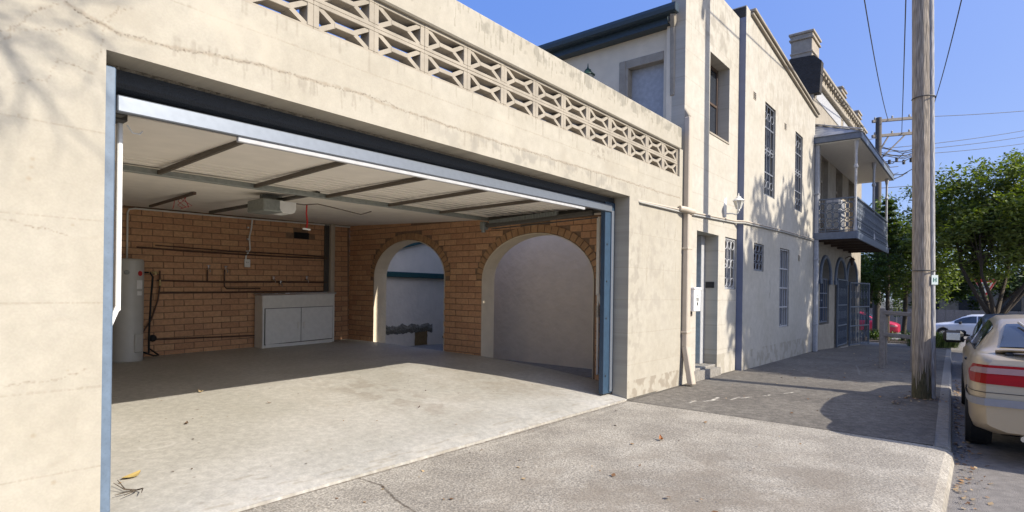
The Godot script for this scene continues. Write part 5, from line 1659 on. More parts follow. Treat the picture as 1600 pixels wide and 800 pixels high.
# ---------------------------------------------------------------- poles, wires, signs, fence
func street_furniture() -> void:
	# near power pole
	var c := Vector3(9.34, -0.06, -0.60)
	var t := thing("power_pole", c, "thick weathered timber power pole standing near the kerb", "power pole")
	var wood := surf(lin(0.66, 0.56, 0.44), 0.9, "bark", 1.0, "grain", 1.2)
	wood.uv1_scale = Vector3(4.0, 0.16, 4.0)
	M.wood = wood
	var lean := func(y: float): return c + Vector3(-0.012 * y, y, -0.012 * y)
	var b := MB.new()
	var f := noise(0.8, 9, 3)
	b.grid(func(u: float, v: float):
		var a := TAU * u
		var y := -0.1 + 9.7 * v
		var r := 0.114 - 0.0024 * y + 0.006 * f.get_noise_3d(cos(a) * 2.2, y * 0.18, sin(a) * 2.2) + 0.004 * f.get_noise_3d(cos(a) * 9, y * 0.25, sin(a) * 9)
		return lean.call(y) + Vector3(cos(a) * r, 0, -sin(a) * r), 72, 60, Vector3(0, 0, 0))
	part(t, "shaft", b, wood)
	b = MB.new()
	b.grid(func(u: float, v: float):
		var a := TAU * u
		var y := -0.1 + 0.75 * v
		var r := 0.114 - 0.0024 * y + 0.006 * f.get_noise_3d(cos(a) * 2.2, y * 0.18, sin(a) * 2.2) + 0.004 * f.get_noise_3d(cos(a) * 9, y * 0.25, sin(a) * 9)
		r += clampf(0.02 * (0.34 - y) + 0.012 * f.get_noise_3d(cos(a) * 14, y * 2.0, sin(a) * 14), -0.03, 0.005)
		return lean.call(y) + Vector3(cos(a) * r, 0, -sin(a) * r), 72, 22, Vector3(0, 0, 0))
	var moss := surf(lin(0.20, 0.175, 0.085), 0.95, "bark", 1.0, "grain", 1.2)
	moss.uv1_scale = Vector3(4.0, 0.4, 4.0)
	part(t, "mossy_foot", b, moss)
	var rt := Vector3(0.635, 0, 0.773)
	var fw := Vector3(0.773, 0, -0.635)
	b = MB.new()
	var pts := []
	for k in 12: pts.append(lean.call(0.05 + k * 0.85) + rt * (0.074 - k * 0.0022) - fw * 0.082)
	b.tube(pts, 0.036, 10)
	var cover := surf(lin(0.62, 0.60, 0.58), 0.8, "bark", 1.0, "grain", 0.6)
	cover.uv1_scale = Vector3(3.0, 0.2, 3.0)
	part(t, "cable_cover", b, cover)
	b = MB.new()
	for y in [1.72, 4.0]:
		var ring := []
		for i in 17: ring.append(lean.call(y) + Vector3(cos(TAU * i / 16.0), 0, sin(TAU * i / 16.0)) * 0.128 + (rt * 0.014 - fw * 0.014))
		b.tube(ring, 0.008, 5, false)
	part(t, "strap", b, M.dark_metal)
	var pl := Transform3D(Basis(rt, Vector3.UP, -fw), lean.call(1.60) + rt * 0.076 - fw * 0.121)
	b = MB.new()
	b.box(Vector3(-0.042, -0.062, 0), Vector3(0.042, 0.062, 0.004), 0.0, pl)
	var plate := part(t, "plate", b, surf(lin(0.55, 0.62, 0.58), 0.5, ""))
	b = MB.new()
	b.box(Vector3(-0.022, -0.028, 0.004), Vector3(-0.010, 0.028, 0.006), 0.0, pl)
	b.box(Vector3(0.010, -0.028, 0.004), Vector3(0.022, 0.028, 0.006), 0.0, pl)
	b.box(Vector3(-0.010, -0.006, 0.004), Vector3(0.010, 0.006, 0.0058), 0.0, pl)
	part(plate, "letter", b, surf(lin(0.05, 0.16, 0.12), 0.5, ""))
	b = MB.new()
	b.bar(lean.call(8.2) + Vector3(0, 0, -1.1), lean.call(8.2) + Vector3(0, 0, 1.1), 0.1, 0.12, Vector3.UP, 0.01)
	part(t, "crossarm", b, M.post)

	# far power pole with two arms
	c = Vector3(30.62, ground_y(30.6) - 0.1, -3.70)
	t = thing("power_pole", c, "slim power pole with two crossarms beyond the iron balcony", "power pole")
	part(t, "shaft", tube1([c, Vector3(30.6, 9.45, -3.72)], [0.17, 0.12], 14), surf(lin(0.22, 0.19, 0.16), 0.9, "bark", 2.0))
	var arms := [[Vector3(30.42, 9.28, -3.95), Vector3(32.1, 9.55, -1.95)], [Vector3(30.42, 8.60, -3.95), Vector3(32.1, 8.86, -1.95)]]
	for a in arms:
		b = MB.new()
		b.bar(a[0], a[1], 0.10, 0.13, Vector3.UP, 0.01)
		var arm := part(t, "crossarm", b, M.post)
		for k in 4:
			b = MB.new()
			b.lathe([[0.02, 0.0], [0.05, 0.03], [0.035, 0.06], [0.05, 0.09], [0.02, 0.13], [0.0, 0.13]], a[0].lerp(a[1], 0.05 + 0.3 * k) + Vector3(0, 0.06, 0), 8)
			part(arm, "insulator", b, M.grey_pvc)
	b = MB.new()
	b.bar(arms[0][1] + Vector3(-0.15, 0, -0.2), arms[1][1] + Vector3(-0.15, 0, -0.2), 0.08, 0.06)
	b.bar(Vector3(30.6, 7.5, -3.7), arms[1][0].lerp(arms[1][1], 0.6), 0.05, 0.05)
	b.bar(Vector3(30.6, 7.9, -3.7), arms[1][0].lerp(arms[1][1], 0.3), 0.05, 0.05)
	part(t, "brace", b, M.post)
	b = MB.new()
	for k in 12:
		var y := 6.6 + rng.randf() * 1.6
		var e := Vector3(30.9 + rng.randf() * 1.2, y + rng.randf_range(-0.3, 0.5), -3.1 + rng.randf() * 1.2)
		b.tube([Vector3(30.6, y, -3.6), (Vector3(30.6, y, -3.6) + e) / 2 + Vector3(0, -0.25, 0), e], 0.018, 5)
	for k in 5:
		var e := Vector3(30.7 + k * 0.2, 7.3 + 0.1 * (k % 2), -3.3 + k * 0.25)
		b.lathe([[0.0, 0.0], [0.06, 0.02], [0.06, 0.2], [0.0, 0.22]], e, 8)
	part(t, "cable_loops", b, M.dark_metal)

	# wires
	var spans := [
		["power_line", arms[0][0].lerp(arms[0][1], 0.28), lean.call(8.2) + Vector3(0, 0.1, -1.0), 0.5, "overhead wire from far pole's upper arm, leftmost of three crossing to the near pole"],
		["power_line", arms[1][0].lerp(arms[1][1], 0.52), lean.call(8.2) + Vector3(0, 0.1, -0.1), 0.5, "overhead wire from far pole's lower arm, running up behind the near pole"],
		["power_line", arms[0][1], lean.call(8.2) + Vector3(0, 0.1, 1.0), 0.5, "overhead wire from the tip of the upper arm, rightmost of three to the near pole"],
		["power_line", arms[0][1], Vector3(44.0, 12.1, 9.5), 0.3, "single high wire running right from the far pole's upper arm"],
		["power_line", Vector3(30.7, 8.05, -3.5), Vector3(46.0, 11.6, 3.6), 0.15, "upper of the three close wires running right from the far pole"],
		["power_line", Vector3(30.7, 7.88, -3.5), Vector3(46.0, 11.2, 3.6), 0.15, "middle of the three close wires running right from the far pole"],
		["power_line", Vector3(30.7, 7.70, -3.5), Vector3(46.0, 10.75, 3.6), 0.15, "lowest of the three close wires running right from the far pole"],
		["service_line", Vector3(30.6, 6.25, -3.6), Vector3(31.9, 6.42, -2.15), 0.0, "short service wire low on the far pole, above the small pine"],
		["service_line", Vector3(30.6, 8.55, -3.75), Vector3(23.3, 7.0, -5.0), 0.1, "thin service wire from the far pole to the terrace parapet"]]
	for s in spans:
		var line: Array[Vector3] = []
		for i in 17:
			var q: float = i / 16.0
			line.append(s[1].lerp(s[2], q) - Vector3(0, s[3] * 4.0 * q * (1.0 - q), 0))
		var w := thing(s[0], s[1], s[4], "wire")
		part(w, "wire", tube1(line, 0.014, 5), M.dark_metal)

	# timber guard round the footpath planting
	t = thing("timber_guard", Vector3(13.1, ground_y(13), -1.25), "low grey timber post and rail guard beyond the power pole", "fence")
	var posts := [[12.95, -1.47, 1.13], [13.75, -1.52, 1.05], [12.85, -0.97, 1.08], [13.9, -0.95, 1.05]]
	for p in posts:
		part(t, "post", box1(Vector3(p[0] - 0.045, ground_y(p[0]) - 0.05, p[1] - 0.045), Vector3(p[0] + 0.045, ground_y(p[0]) + p[2], p[1] + 0.045), 0.01), M.post)
	for y in [1.02, 0.60]:
		b = MB.new()
		b.bar(Vector3(12.93, y, -1.50), Vector3(12.83, y - 0.03, -0.92), 0.04, 0.075, Vector3.UP, 0.01)
		part(t, "rail", b, M.post)
		b = MB.new()
		b.bar(Vector3(12.95, y, -1.41), Vector3(13.8, y - 0.06, -1.46), 0.04, 0.075, Vector3.UP, 0.01)
		part(t, "rail", b, M.post)

	# give way sign
	c = Vector3(33.2, ground_y(33.2), 0.12)
	t = thing("give_way_sign", c, "red and white triangular give way sign behind the tree branches", "sign")
	part(t, "post", tube1([c + Vector3(0.05, -0.2, 0), c + Vector3(0.05, 3.0, 0)], 0.03, 8), M.galv_dull)
	var face := Transform3D(Basis(Vector3(0.25, 0, 0.968), Vector3.UP, Vector3(-0.968, 0, 0.25)), Vector3(33.1, 1.80, 0.10))
	var tri := func(s, z) -> MB:
		var m := MB.new()
		m.prism(PackedVector2Array([Vector2(-0.43 * s, 0.36 * s), Vector2(-0.40 * s, 0.40 * s), Vector2(0.40 * s, 0.40 * s), Vector2(0.43 * s, 0.36 * s), Vector2(0.035 * s, -0.38 * s), Vector2(-0.035 * s, -0.38 * s)]), face * Vector3(0, 0, z), face.basis.x, face.basis.y, face.basis.z * 0.008)
		return m
	var plate_s := part(t, "plate", tri.call(1.0, 0.0), M.white)
	part(plate_s, "red_border", tri.call(0.95, 0.009), surf(lin(0.5, 0.03, 0.03), 0.4, ""))
	part(plate_s, "white_field", tri.call(0.60, 0.018), M.white)
	for k in 2:
		var tm := TextMesh.new()
		tm.text = ["GIVE", "WAY"][k]
		tm.font_size = 16
		tm.pixel_size = 0.0085
		tm.depth = 0.004
		var sf := SystemFont.new()
		sf.font_names = PackedStringArray(["Droid Sans"])
		sf.font_weight = 700
		tm.font = sf
		var o := mi(plate_s, "lettering", tm, M.black)
		o.transform = Transform3D(face.basis, face * Vector3(0, [0.13, 0.0][k], 0.03) - where(plate_s))


# ---------------------------------------------------------------- cars
# A car body in its own axes: x from the rear bumper forward, y up from the road, z across.
# stations: [x, width share, underside, belt, roof]
class Car:
	var st: Array
	var w := 0.83
	var lean_top := 0.12

	func at(x: float) -> Array:
		x = clampf(x, st[0][0], st[st.size() - 1][0])
		for i in st.size() - 1:
			if x <= st[i + 1][0]:
				var t: float = (x - st[i][0]) / (st[i + 1][0] - st[i][0])
				var o := []
				for k in 5: o.append(lerpf(st[i][k], st[i + 1][k], t))
				return o
		return st[st.size() - 1]

	func profile(x: float) -> Array:       # half section, underside to roof: Vector2(z, y)
		var s := at(x)
		var W: float = w * s[1]
		var yb: float = s[2]
		var bt: float = s[3]
		var rf: float = s[4]
		var cab := clampf((rf - bt) / 0.36, 0.0, 1.0)
		var up := rf - bt
		return [Vector2(0.0, yb + 0.02), Vector2(0.80 * W, yb), Vector2(0.955 * W, yb + 0.04), Vector2(0.985 * W, maxf(0.36, yb + 0.06)), Vector2(W, maxf(0.55, yb + 0.08)), Vector2(0.995 * W, lerpf(maxf(0.55, yb + 0.08), bt, 0.55)), Vector2(0.97 * W, bt - 0.035), Vector2(0.925 * W, bt),
			Vector2(lerpf(0.86, 0.83, cab) * W, bt + up * 0.45), Vector2(lerpf(0.78, 0.735, cab) * W, bt + up * 0.82), Vector2(lerpf(0.68, 0.66, cab) * W, bt + up * 0.95), Vector2(0.45 * W, bt + up * 0.99), Vector2(0.0, rf)]

	func lean(x: float, y: float) -> float:     # the tail leans forward above the bumper
		var t := clampf((y - 0.58) / 0.42, 0.0, 1.0)
		return (1.0 - clampf(x / 0.5, 0.0, 1.0)) * lean_top * t * t

	func half(x: float, y: float) -> float:     # half width at a height
		var p := profile(x)
		for i in range(2, p.size() - 1):
			if y <= p[i + 1].y: return lerpf(p[i].x, p[i + 1].x, clampf((y - p[i].y) / maxf(p[i + 1].y - p[i].y, 0.001), 0.0, 1.0))
		return 0.0

	func top(x: float, z: float) -> float:      # height of the upper surface
		var p := profile(x)
		for i in range(p.size() - 1, 7, -1):
			if absf(z) <= p[i - 1].x: return lerpf(p[i].y, p[i - 1].y, (absf(z) - p[i].x) / maxf(p[i - 1].x - p[i].x, 0.001))
		return p[7].y

	func body(xs: Array) -> MB:
		var b := MB.new()
		var rings := []
		for x in xs:
			var p := profile(x)
			var r := []
			for q in p: r.append(Vector3(x + lean(x, q.y), q.y, -q.x))
			for i in range(p.size() - 2, 0, -1): r.append(Vector3(x + lean(x, p[i].y), p[i].y, p[i].x))
			rings.append(r)
		var m: int = rings[0].size()
		var nn := []
		for i in rings.size():
			var row := []
			for k in m:
				var du: Vector3 = rings[mini(i + 1, rings.size() - 1)][k] - rings[maxi(i - 1, 0)][k]
				var dv: Vector3 = rings[i][(k + 1) % m] - rings[i][(k - 1 + m) % m]
				row.append(dv.cross(du).normalized())
			nn.append(row)
		for i in rings.size() - 1:
			for k in m:
				var j := (k + 1) % m
				b.quad_s(rings[i][k], rings[i][j], rings[i + 1][j], rings[i + 1][k], nn[i][k], nn[i][j], nn[i + 1][j], nn[i + 1][k])
		for e in [0, rings.size() - 1]:
			var out := Vector3(-1 if e == 0 else 1, 0, 0)
			var h := m / 2
			for k in range(1, h):
				var a: Vector3 = rings[e][k]
				var c: Vector3 = rings[e][k + 1] if k + 1 <= h else rings[e][h]
				b.facing(out, [a, c, rings[e][m - k - 1 if k + 1 <= h else h], rings[e][m - k]])
		return b

	# a band round the tail: from side x0 round the corner and across to z1 (share of the half width), between two heights
	func band(x0: float, z1: float, y0: Callable, y1: Callable, off: float, side := -1.0, zfrom := 1.0) -> MB:
		var b := MB.new()
		var n := 16
		var nc := 12
		var pts := []
		var xs := []
		if zfrom >= 1.0:
			for i in n + 1: xs.append(x0 * (1.0 - pow(float(i) / n, 0.7)))
		for rowk in 2:
			var row := []
			for i in xs.size():
				var y: float = (y0 if rowk == 0 else y1).call(0.5 * float(i) / n)
				var hw := half(xs[i], y)
				var cr: float = float(i) / n
				row.append(Vector3(xs[i] + lean(xs[i], y) - off * cr, y, side * (hw + off * (1.0 - cr * 0.4))))
			for i in range(1 if zfrom >= 1.0 else 0, nc + 1):
				var t := float(i) / nc
				var y: float = (y0 if rowk == 0 else y1).call(0.5 + 0.5 * t)
				var hw := half(0.0, y)
				row.append(Vector3(lean(0.0, y) - off, y, side * hw * lerpf(zfrom, z1, t)))
			pts.append(row)
		for i in pts[0].size() - 1:
			var c: Vector3 = pts[0][i]
			b.facing(Vector3(-1.0 if c.x < 0.12 else -0.2, 0, side), [pts[0][i], pts[0][i + 1], pts[1][i + 1], pts[1][i]])
		return b

	# a patch of the side between heights given as shares: f(u, v) -> [x, y]
	func side_patch(f: Callable, side: float, off: float, nu := 10, nv := 4) -> MB:
		var b := MB.new()
		b.grid(func(u: float, v: float):
			var q: Array = f.call(u, v)
			return Vector3(q[0] + lean(q[0], q[1]), q[1], side * (half(q[0], q[1]) + off)), nu, nv, Vector3(0, 0.2, side))
		return b

	func top_patch(f: Callable, off: float, nu := 10, nv := 8) -> MB:     # f(u, v) -> [x, z]
		var b := MB.new()
		b.grid(func(u: float, v: float):
			var q: Array = f.call(u, v)
			var y := top(q[0], q[1])
			return Vector3(q[0] + lean(q[0], y) - off * 0.6, y + off, q[1]), nu, nv, Vector3(-0.3, 1, 0))
		return b


func wheel(parent: Node3D, at: Vector3, r: float, side: float) -> void:
	var b := MB.new()
	var turn := Basis(Vector3(1, 0, 0), PI / 2 * side)
	b.lathe([[r * 0.62, 0.095], [r * 0.93, 0.10], [r, 0.06], [r, -0.06], [r * 0.93, -0.10], [r * 0.62, -0.095]], Vector3.ZERO, 28, turn)
	var o := local(parent, "wheel", b, M.rubber)
	o.position = at
	b = MB.new()
	b.lathe([[0.0, 0.075], [r * 0.18, 0.08], [r * 0.2, 0.07], [r * 0.55, 0.06], [r * 0.62, 0.092], [r * 0.64, 0.09], [r * 0.63, 0.03], [0.0, 0.02]], Vector3.ZERO, 20, turn)
	for k in 7:
		var a := TAU * k / 7
		b.bar(Vector3(cos(a), sin(a), 0) * r * 0.15 + Vector3(0, 0, side * 0.072), Vector3(cos(a), sin(a), 0) * r * 0.6 + Vector3(0, 0, side * 0.078), 0.05, 0.02, Vector3(0, 0, side), 0.006)
	local(o, "rim", b, M.chrome)

func car_paint(color: Color, metal := 0.25) -> StandardMaterial3D:
	var m := surf(color, 0.38, "", 1.0, "", 0.0, metal)
	m.clearcoat_enabled = true
	m.clearcoat = 0.35
	m.clearcoat_roughness = 0.06
	return m

func build_car(t: Node3D, kind: String, paint: StandardMaterial3D) -> Car:
	var c := Car.new()
	var hatch := kind == "hatch"
	var st := []
	if kind == "liftback":
		st = [[0, 0.86, 0.3, 0.9068, 0.91], [0.03, 0.905, 0.285, 0.9165, 0.9245], [0.08, 0.95, 0.27, 0.9311, 0.9389], [0.16, 0.98, 0.26, 0.9409, 0.9486], [0.3, 0.995, 0.25, 0.9438, 0.9582], [0.46, 1, 0.25, 0.9409, 0.963]]
		st += [[0.58, 1, 0.25, 0.9379, 1.0067], [0.62, 1, 0.4, 0.936, 1.0292], [0.7, 1, 0.53, 0.934, 1.0699], [0.8, 1, 0.6, 0.9311, 1.1195], [0.95, 1, 0.635, 0.9262, 1.1825], [1.1, 1, 0.6, 0.9233, 1.2277], [1.2, 1, 0.53, 0.9214, 1.2483], [1.27, 1, 0.4, 0.9204, 1.2574], [1.31, 1, 0.21, 0.9194, 1.2618]]
		st += [[1.8, 1, 0.2, 0.9165, 1.2861], [2.3, 1, 0.2, 0.9068, 1.281], [2.8, 1, 0.2, 0.897, 1.2034], [3.1, 1, 0.2, 0.8921, 1.0674], [3.26, 1, 0.21, 0.8824, 0.963], [3.3, 1, 0.4, 0.8775, 0.9437], [3.38, 1, 0.53, 0.8678, 0.9148], [3.48, 1, 0.6, 0.858, 0.8956], [3.62, 1, 0.635, 0.8434, 0.8811], [3.76, 0.995, 0.6, 0.8239, 0.8619], [3.86, 0.99, 0.53, 0.8092, 0.8474], [3.94, 0.985, 0.4, 0.7946, 0.833], [3.98, 0.98, 0.22, 0.7898, 0.8282], [4.25, 0.94, 0.22, 0.7215, 0.7608], [4.4, 0.86, 0.25, 0.6435, 0.6741]]
		c.lean_top = 0.12
	else:
		var tail := 0.10 if hatch else 0.55
		st = [[0.0, 0.88, 0.30, 0.90, 0.93], [0.05, 0.93, 0.28, 0.93, 0.98 if hatch else 0.95], [0.15, 0.975, 0.26, 0.95, 1.10 if hatch else 0.98], [0.30, 0.995, 0.25, 0.955, 1.24 if hatch else 1.0], [0.42, 1.0, 0.25, 0.955, 1.30 if hatch else 1.02]]
		st += [[0.46, 1.0, 0.42, 0.955, 1.31 if hatch else 1.03], [0.56, 1.0, 0.56, 0.95, 1.34 if hatch else 1.07], [0.75, 1.0, 0.64, 0.945, 1.38 if hatch else 1.16], [0.94, 1.0, 0.56, 0.94, 1.41 if hatch else 1.26], [1.04, 1.0, 0.42, 0.935, 1.42 if hatch else 1.31], [1.08, 1.0, 0.22, 0.93, 1.425 if hatch else 1.33]]
		st += [[1.7, 1.0, 0.20, 0.92, 1.44], [2.2, 1.0, 0.20, 0.91, 1.42], [2.6, 1.0, 0.20, 0.90, 1.30], [2.95, 1.0, 0.20, 0.89, 1.08], [3.12, 1.0, 0.21, 0.885, 0.98], [3.16, 1.0, 0.42, 0.88, 0.965], [3.26, 1.0, 0.56, 0.875, 0.945], [3.45, 0.99, 0.64, 0.86, 0.92], [3.64, 0.98, 0.56, 0.84, 0.89], [3.74, 0.97, 0.42, 0.82, 0.87], [3.78, 0.965, 0.22, 0.81, 0.86], [4.05, 0.92, 0.22, 0.74, 0.79], [4.2, 0.84, 0.25, 0.66, 0.70]]
	c.st = st
	var xs := []
	for i in st.size() - 1:
		var n := 2 if st[i + 1][0] - st[i][0] > 0.12 else 1
		for k in n: xs.append(lerpf(st[i][0], st[i + 1][0], float(k) / n))
	xs.append(st[st.size() - 1][0])
	local(t, "body", c.body(xs), paint)
	local(t, "underbody", box1(Vector3(0.3, 0.22, -0.62), Vector3(4.0, 0.36, 0.62), 0.03), M.black)
	var back := 1.05 if kind == "liftback" else 0.62
	for side in [-1.0, 1.0]:
		for k in 2:
			var x0: float = [back, 1.98][k]
			var x1: float = [1.92, 2.95][k]
			var pane := local(t, "side_window", c.side_patch(func(u: float, v: float):
				var x := lerpf(x0, x1, u)
				var s := c.at(x)
				var hgt: float = s[4] - s[3]
				return [x, lerpf(s[3] + 0.025, s[3] + hgt * 0.80, v)], side, 0.006), M.car_glass)
	local(t, "windscreen", c.top_patch(func(u: float, v: float): return [lerpf(2.42, 3.2 if kind == "liftback" else 3.06, u), lerpf(-0.5, 0.5, v)], 0.006), M.car_glass)
	return c

func vehicles() -> void:
	M.car_glass = surf(lin(0.025, 0.032, 0.042), 0.06, "")
	M.car_glass.metallic_specular = 0.9
	M.lens_red = surf(lin(0.30, 0.008, 0.006), 0.3, "")
	M.lens_red.metallic_specular = 0.3
	M.lens_pale = surf(lin(0.30, 0.17, 0.15), 0.25, "")
	# the beige liftback at the right edge
	var t := thing("parked_car", Vector3(6.47, -0.137, 0.745), "beige liftback car parked by the kerb, seen from behind with red tail lights", "car")
	t.rotation = Vector3(0, 0.033, -0.006)
	var c := build_car(t, "liftback", car_paint(lin(0.43, 0.345, 0.225), 0.35))
	for side in [-1.0, 1.0]:
		var lamp := local(t, "tail_light", c.band(0.34, 0.62, func(s): return 0.71 - 0.015 * s + 0.075 * maxf(0.0, 0.16 - s) / 0.16, func(s): return 0.862 - 0.065 * maxf(0.0, 0.22 - s) / 0.22, 0.008, side), M.lens_red)
		local(lamp, "clear_lens", c.band(0.19, 0.63, func(s): return 0.79, func(s): return 0.84 - 0.02 * maxf(0.0, 0.2 - s) / 0.2, 0.012, side), M.lens_pale)
		lamp = local(t, "tail_light", c.band(0.0, 0.22, func(s): return 0.70, func(s): return 0.855, 0.008, side, 0.605), M.lens_red)
		local(lamp, "clear_lens", c.band(0.0, 0.23, func(s): return 0.782, func(s): return 0.84, 0.012, side, 0.60), M.lens_pale)
		local(t, "bumper_strip", c.band(1.2 if side < 0 else 0.5, 0.0, func(s): return 0.515, func(s): return 0.578, 0.016, side), surf(lin(0.26, 0.26, 0.27), 0.4, "metal", 2.0))
		local(t, "bumper_line", c.band(0.55, 0.0, func(s): return 0.625, func(s): return 0.631, 0.004, side), M.black)
		local(t, "lid_seam", c.band(0.0, 0.612, func(s): return 0.63, func(s): return 0.93, 0.010, side, 0.622), M.black)
	# rear window, its wiper, spoiler
	var rw := local(t, "rear_window", c.top_patch(func(u: float, v: float): return [lerpf(0.55, 1.02, u), lerpf(-1.0, 1.0, v) * lerpf(0.60, 0.53, u)], 0.008, 8, 10), M.car_glass)
	var b := MB.new()
	var wy := func(x, z): return Vector3(x + c.lean(x, 1.0) - 0.02, c.top(x, z) + 0.035, z)
	b.tube([wy.call(0.60, 0.05), wy.call(0.66, -0.28), wy.call(0.70, -0.34)], 0.010, 6)
	b.tube([wy.call(0.98, -0.44), wy.call(0.66, -0.30)], 0.012, 6)
	local(t, "wiper", b, car_paint(lin(0.5, 0.46, 0.38)))
	b = MB.new()
	b.grid(func(u: float, v: float):
		var z := lerpf(-0.64, 0.64, u)
		var a := PI * 2.0 * v
		var tip := 1.0 - pow(absf(u - 0.5) * 2.0, 6.0)
		return Vector3(0.20 + 0.115 * cos(a) * (0.35 + 0.65 * tip) + 0.10 * pow(absf(u - 0.5) * 2.0, 3.0), 0.965 + 0.016 * sin(a) + 0.012 * cos(a) * -1.0 + 0.022 * tip, z), 26, 14, Vector3.ZERO)
	local(t, "spoiler", b, car_paint(lin(0.43, 0.345, 0.225), 0.35))
	b = MB.new()
	for z in [-0.55, 0.55]: b.box(Vector3(0.17, 0.90, z - 0.03), Vector3(0.27, 0.97, z + 0.03), 0.01)
	local(t, "spoiler_foot", b, M.black)
	# rear number plate recess, badge and exhaust
	local(t, "number_plate", box1(Vector3(0.0, 0.60, -0.16), Vector3(0.022, 0.70, 0.16), 0.004), M.white)
	b = MB.new()
	for k in 4: b.box(Vector3(-0.002, 0.648, -0.42 + k * 0.042), Vector3(0.018, 0.672, -0.392 + k * 0.042), 0.003)
	local(t, "badge_letters", b, M.chrome)
	b = MB.new()
	b.tube([Vector3(0.5, 0.24, -0.45), Vector3(0.12, 0.24, -0.45)], 0.026, 12)
	local(t, "exhaust", b, M.chrome)
	for p in [[0.95, -0.735], [0.95, 0.735], [3.62, -0.735], [3.62, 0.735]]:
		wheel(t, Vector3(p[0], 0.298, p[1]), 0.298, signf(p[1]))
	for side in [-1.0, 1.0]:
		b = MB.new()
		b.box(Vector3(2.83, 0.90, side * 0.80 - 0.02), Vector3(2.92, 0.95, side * 0.90 + 0.02), 0.015)
		var mir := local(t, "mirror", b, M.black)
		b = MB.new()
		b.box(Vector3(2.80, 0.89, side * 0.935 - 0.105), Vector3(2.95, 1.045, side * 0.935 + 0.105), 0.035)
		local(mir, "mirror_case", b, M.black)
		local(mir, "mirror_glass", box1(Vector3(2.792, 0.922, side * 0.935 - 0.07), Vector3(2.801, 1.013, side * 0.935 + 0.07), 0.003), M.chrome)
		b = MB.new()
		b.box(Vector3(1.55, 0.78, side * 0.826 - 0.012), Vector3(1.72, 0.80, side * 0.826 + 0.018), 0.006)
		local(t, "door_handle", b, M.black)
		local(t, "window_trim", c.side_patch(func(u: float, v: float): return [lerpf(0.9, 3.0, u), c.at(lerpf(0.9, 3.0, u))[3] + lerpf(0.008, 0.024, v)], side, 0.007, 20, 1), M.black)

	# the dark car ahead of it
	t = thing("parked_car", Vector3(13.2, -0.33, 0.66), "dark car parked ahead of the beige liftback, only its mirror and side showing", "car")
	t.rotation = Vector3(0, 0.035, -0.012)
	t.scale = Vector3(1, 0.95, 1)
	c = build_car(t, "sedan", car_paint(lin(0.03, 0.03, 0.035)))
	dress(t, c)
	# two cars in the cross street
	t = thing("parked_car", Vector3(40.9, ground_y(41) - 0.13, -4.8), "red hatchback across the cross street, partly behind the iron gate and far pole", "car")
	t.position.z = -8.0
	t.rotation.y = -PI / 2
	c = build_car(t, "hatch", car_paint(lin(0.50, 0.015, 0.05), 0.1))
	dress(t, c)
	t = thing("parked_car", Vector3(41.4, ground_y(41) - 0.13, 1.75), "white car in the cross street, side on behind the power pole", "car")
	t.rotation.y = PI / 2
	c = build_car(t, "sedan", car_paint(lin(0.62, 0.63, 0.65), 0.1))
	dress(t, c)
	t = thing("parked_car", Vector3(47.5, ground_y(47) - 0.13, 6.5), "pale car at the far side of the cross street, under the trees beyond", "car")
	t.rotation.y = PI / 2
	c = build_car(t, "hatch", car_paint(lin(0.45, 0.5, 0.58), 0.1))
	dress(t, c)

func dress(t: Node3D, c: Car) -> void:
	for side in [-1.0, 1.0]:
		local(t, "tail_light", c.band(0.2, 0.7, func(s): return 0.70, func(s): return 0.86, 0.008, side), M.lens_red)
		local(t, "headlight", c.side_patch(func(u: float, v: float): return [lerpf(3.85, 4.16, u), lerpf(0.58, 0.70, v)], side, 0.008, 4, 2), M.lens_pale)
		var b := MB.new()
		b.box(Vector3(2.62, 0.88, side * 0.93 - 0.10), Vector3(2.76, 1.03, side * 0.93 + 0.10), 0.035)
		b.box(Vector3(2.66, 0.90, side * 0.84 - 0.05), Vector3(2.72, 0.94, side * 0.84 + 0.05), 0.01)
		local(t, "mirror", b, M.black)
		local(t, "sill", c.side_patch(func(u: float, v: float): return [lerpf(1.1, 3.1, u), lerpf(0.24, 0.30, v)], side, 0.006, 4, 1), M.black)
		for x in [0.75, 3.45]: wheel(t, Vector3(x, 0.30, side * 0.735), 0.30, side)
	local(t, "rear_window", c.top_patch(func(u: float, v: float): return [lerpf(0.12, 0.36, u), lerpf(-0.52, 0.52, v)], 0.008, 6, 6), M.car_glass)


# ---------------------------------------------------------------- trees and plants
func leaves(b: MB, at: Vector3, rad: Vector3, n: int, size: float, dark: Color, light: Color, r: RandomNumberGenerator, droop := 0.0) -> void:
	for i in n:
		var d := Vector3(r.randfn(), r.randfn(), r.randfn()).normalized()
		var p := at + d * rad * pow(r.randf(), 0.5)
		var ax := Vector3(r.randfn(), r.randfn() * 0.5 - droop, r.randfn()).normalized()
		var up := Vector3(r.randfn() * 0.6, 1.0, r.randfn() * 0.6).normalized()
		var sd := ax.cross(up).normalized()
		var s := size * r.randf_range(0.6, 1.25)
		b.col = dark.lerp(light, r.randf())
		var a := p
		var tip := p + ax * s
		var l := p + ax * s * 0.45 + sd * s * 0.24 + up * s * 0.07
		var q := p + ax * s * 0.45 - sd * s * 0.24 + up * s * 0.07
		b.tri(a, l, tip)
		b.tri(a, tip, q)

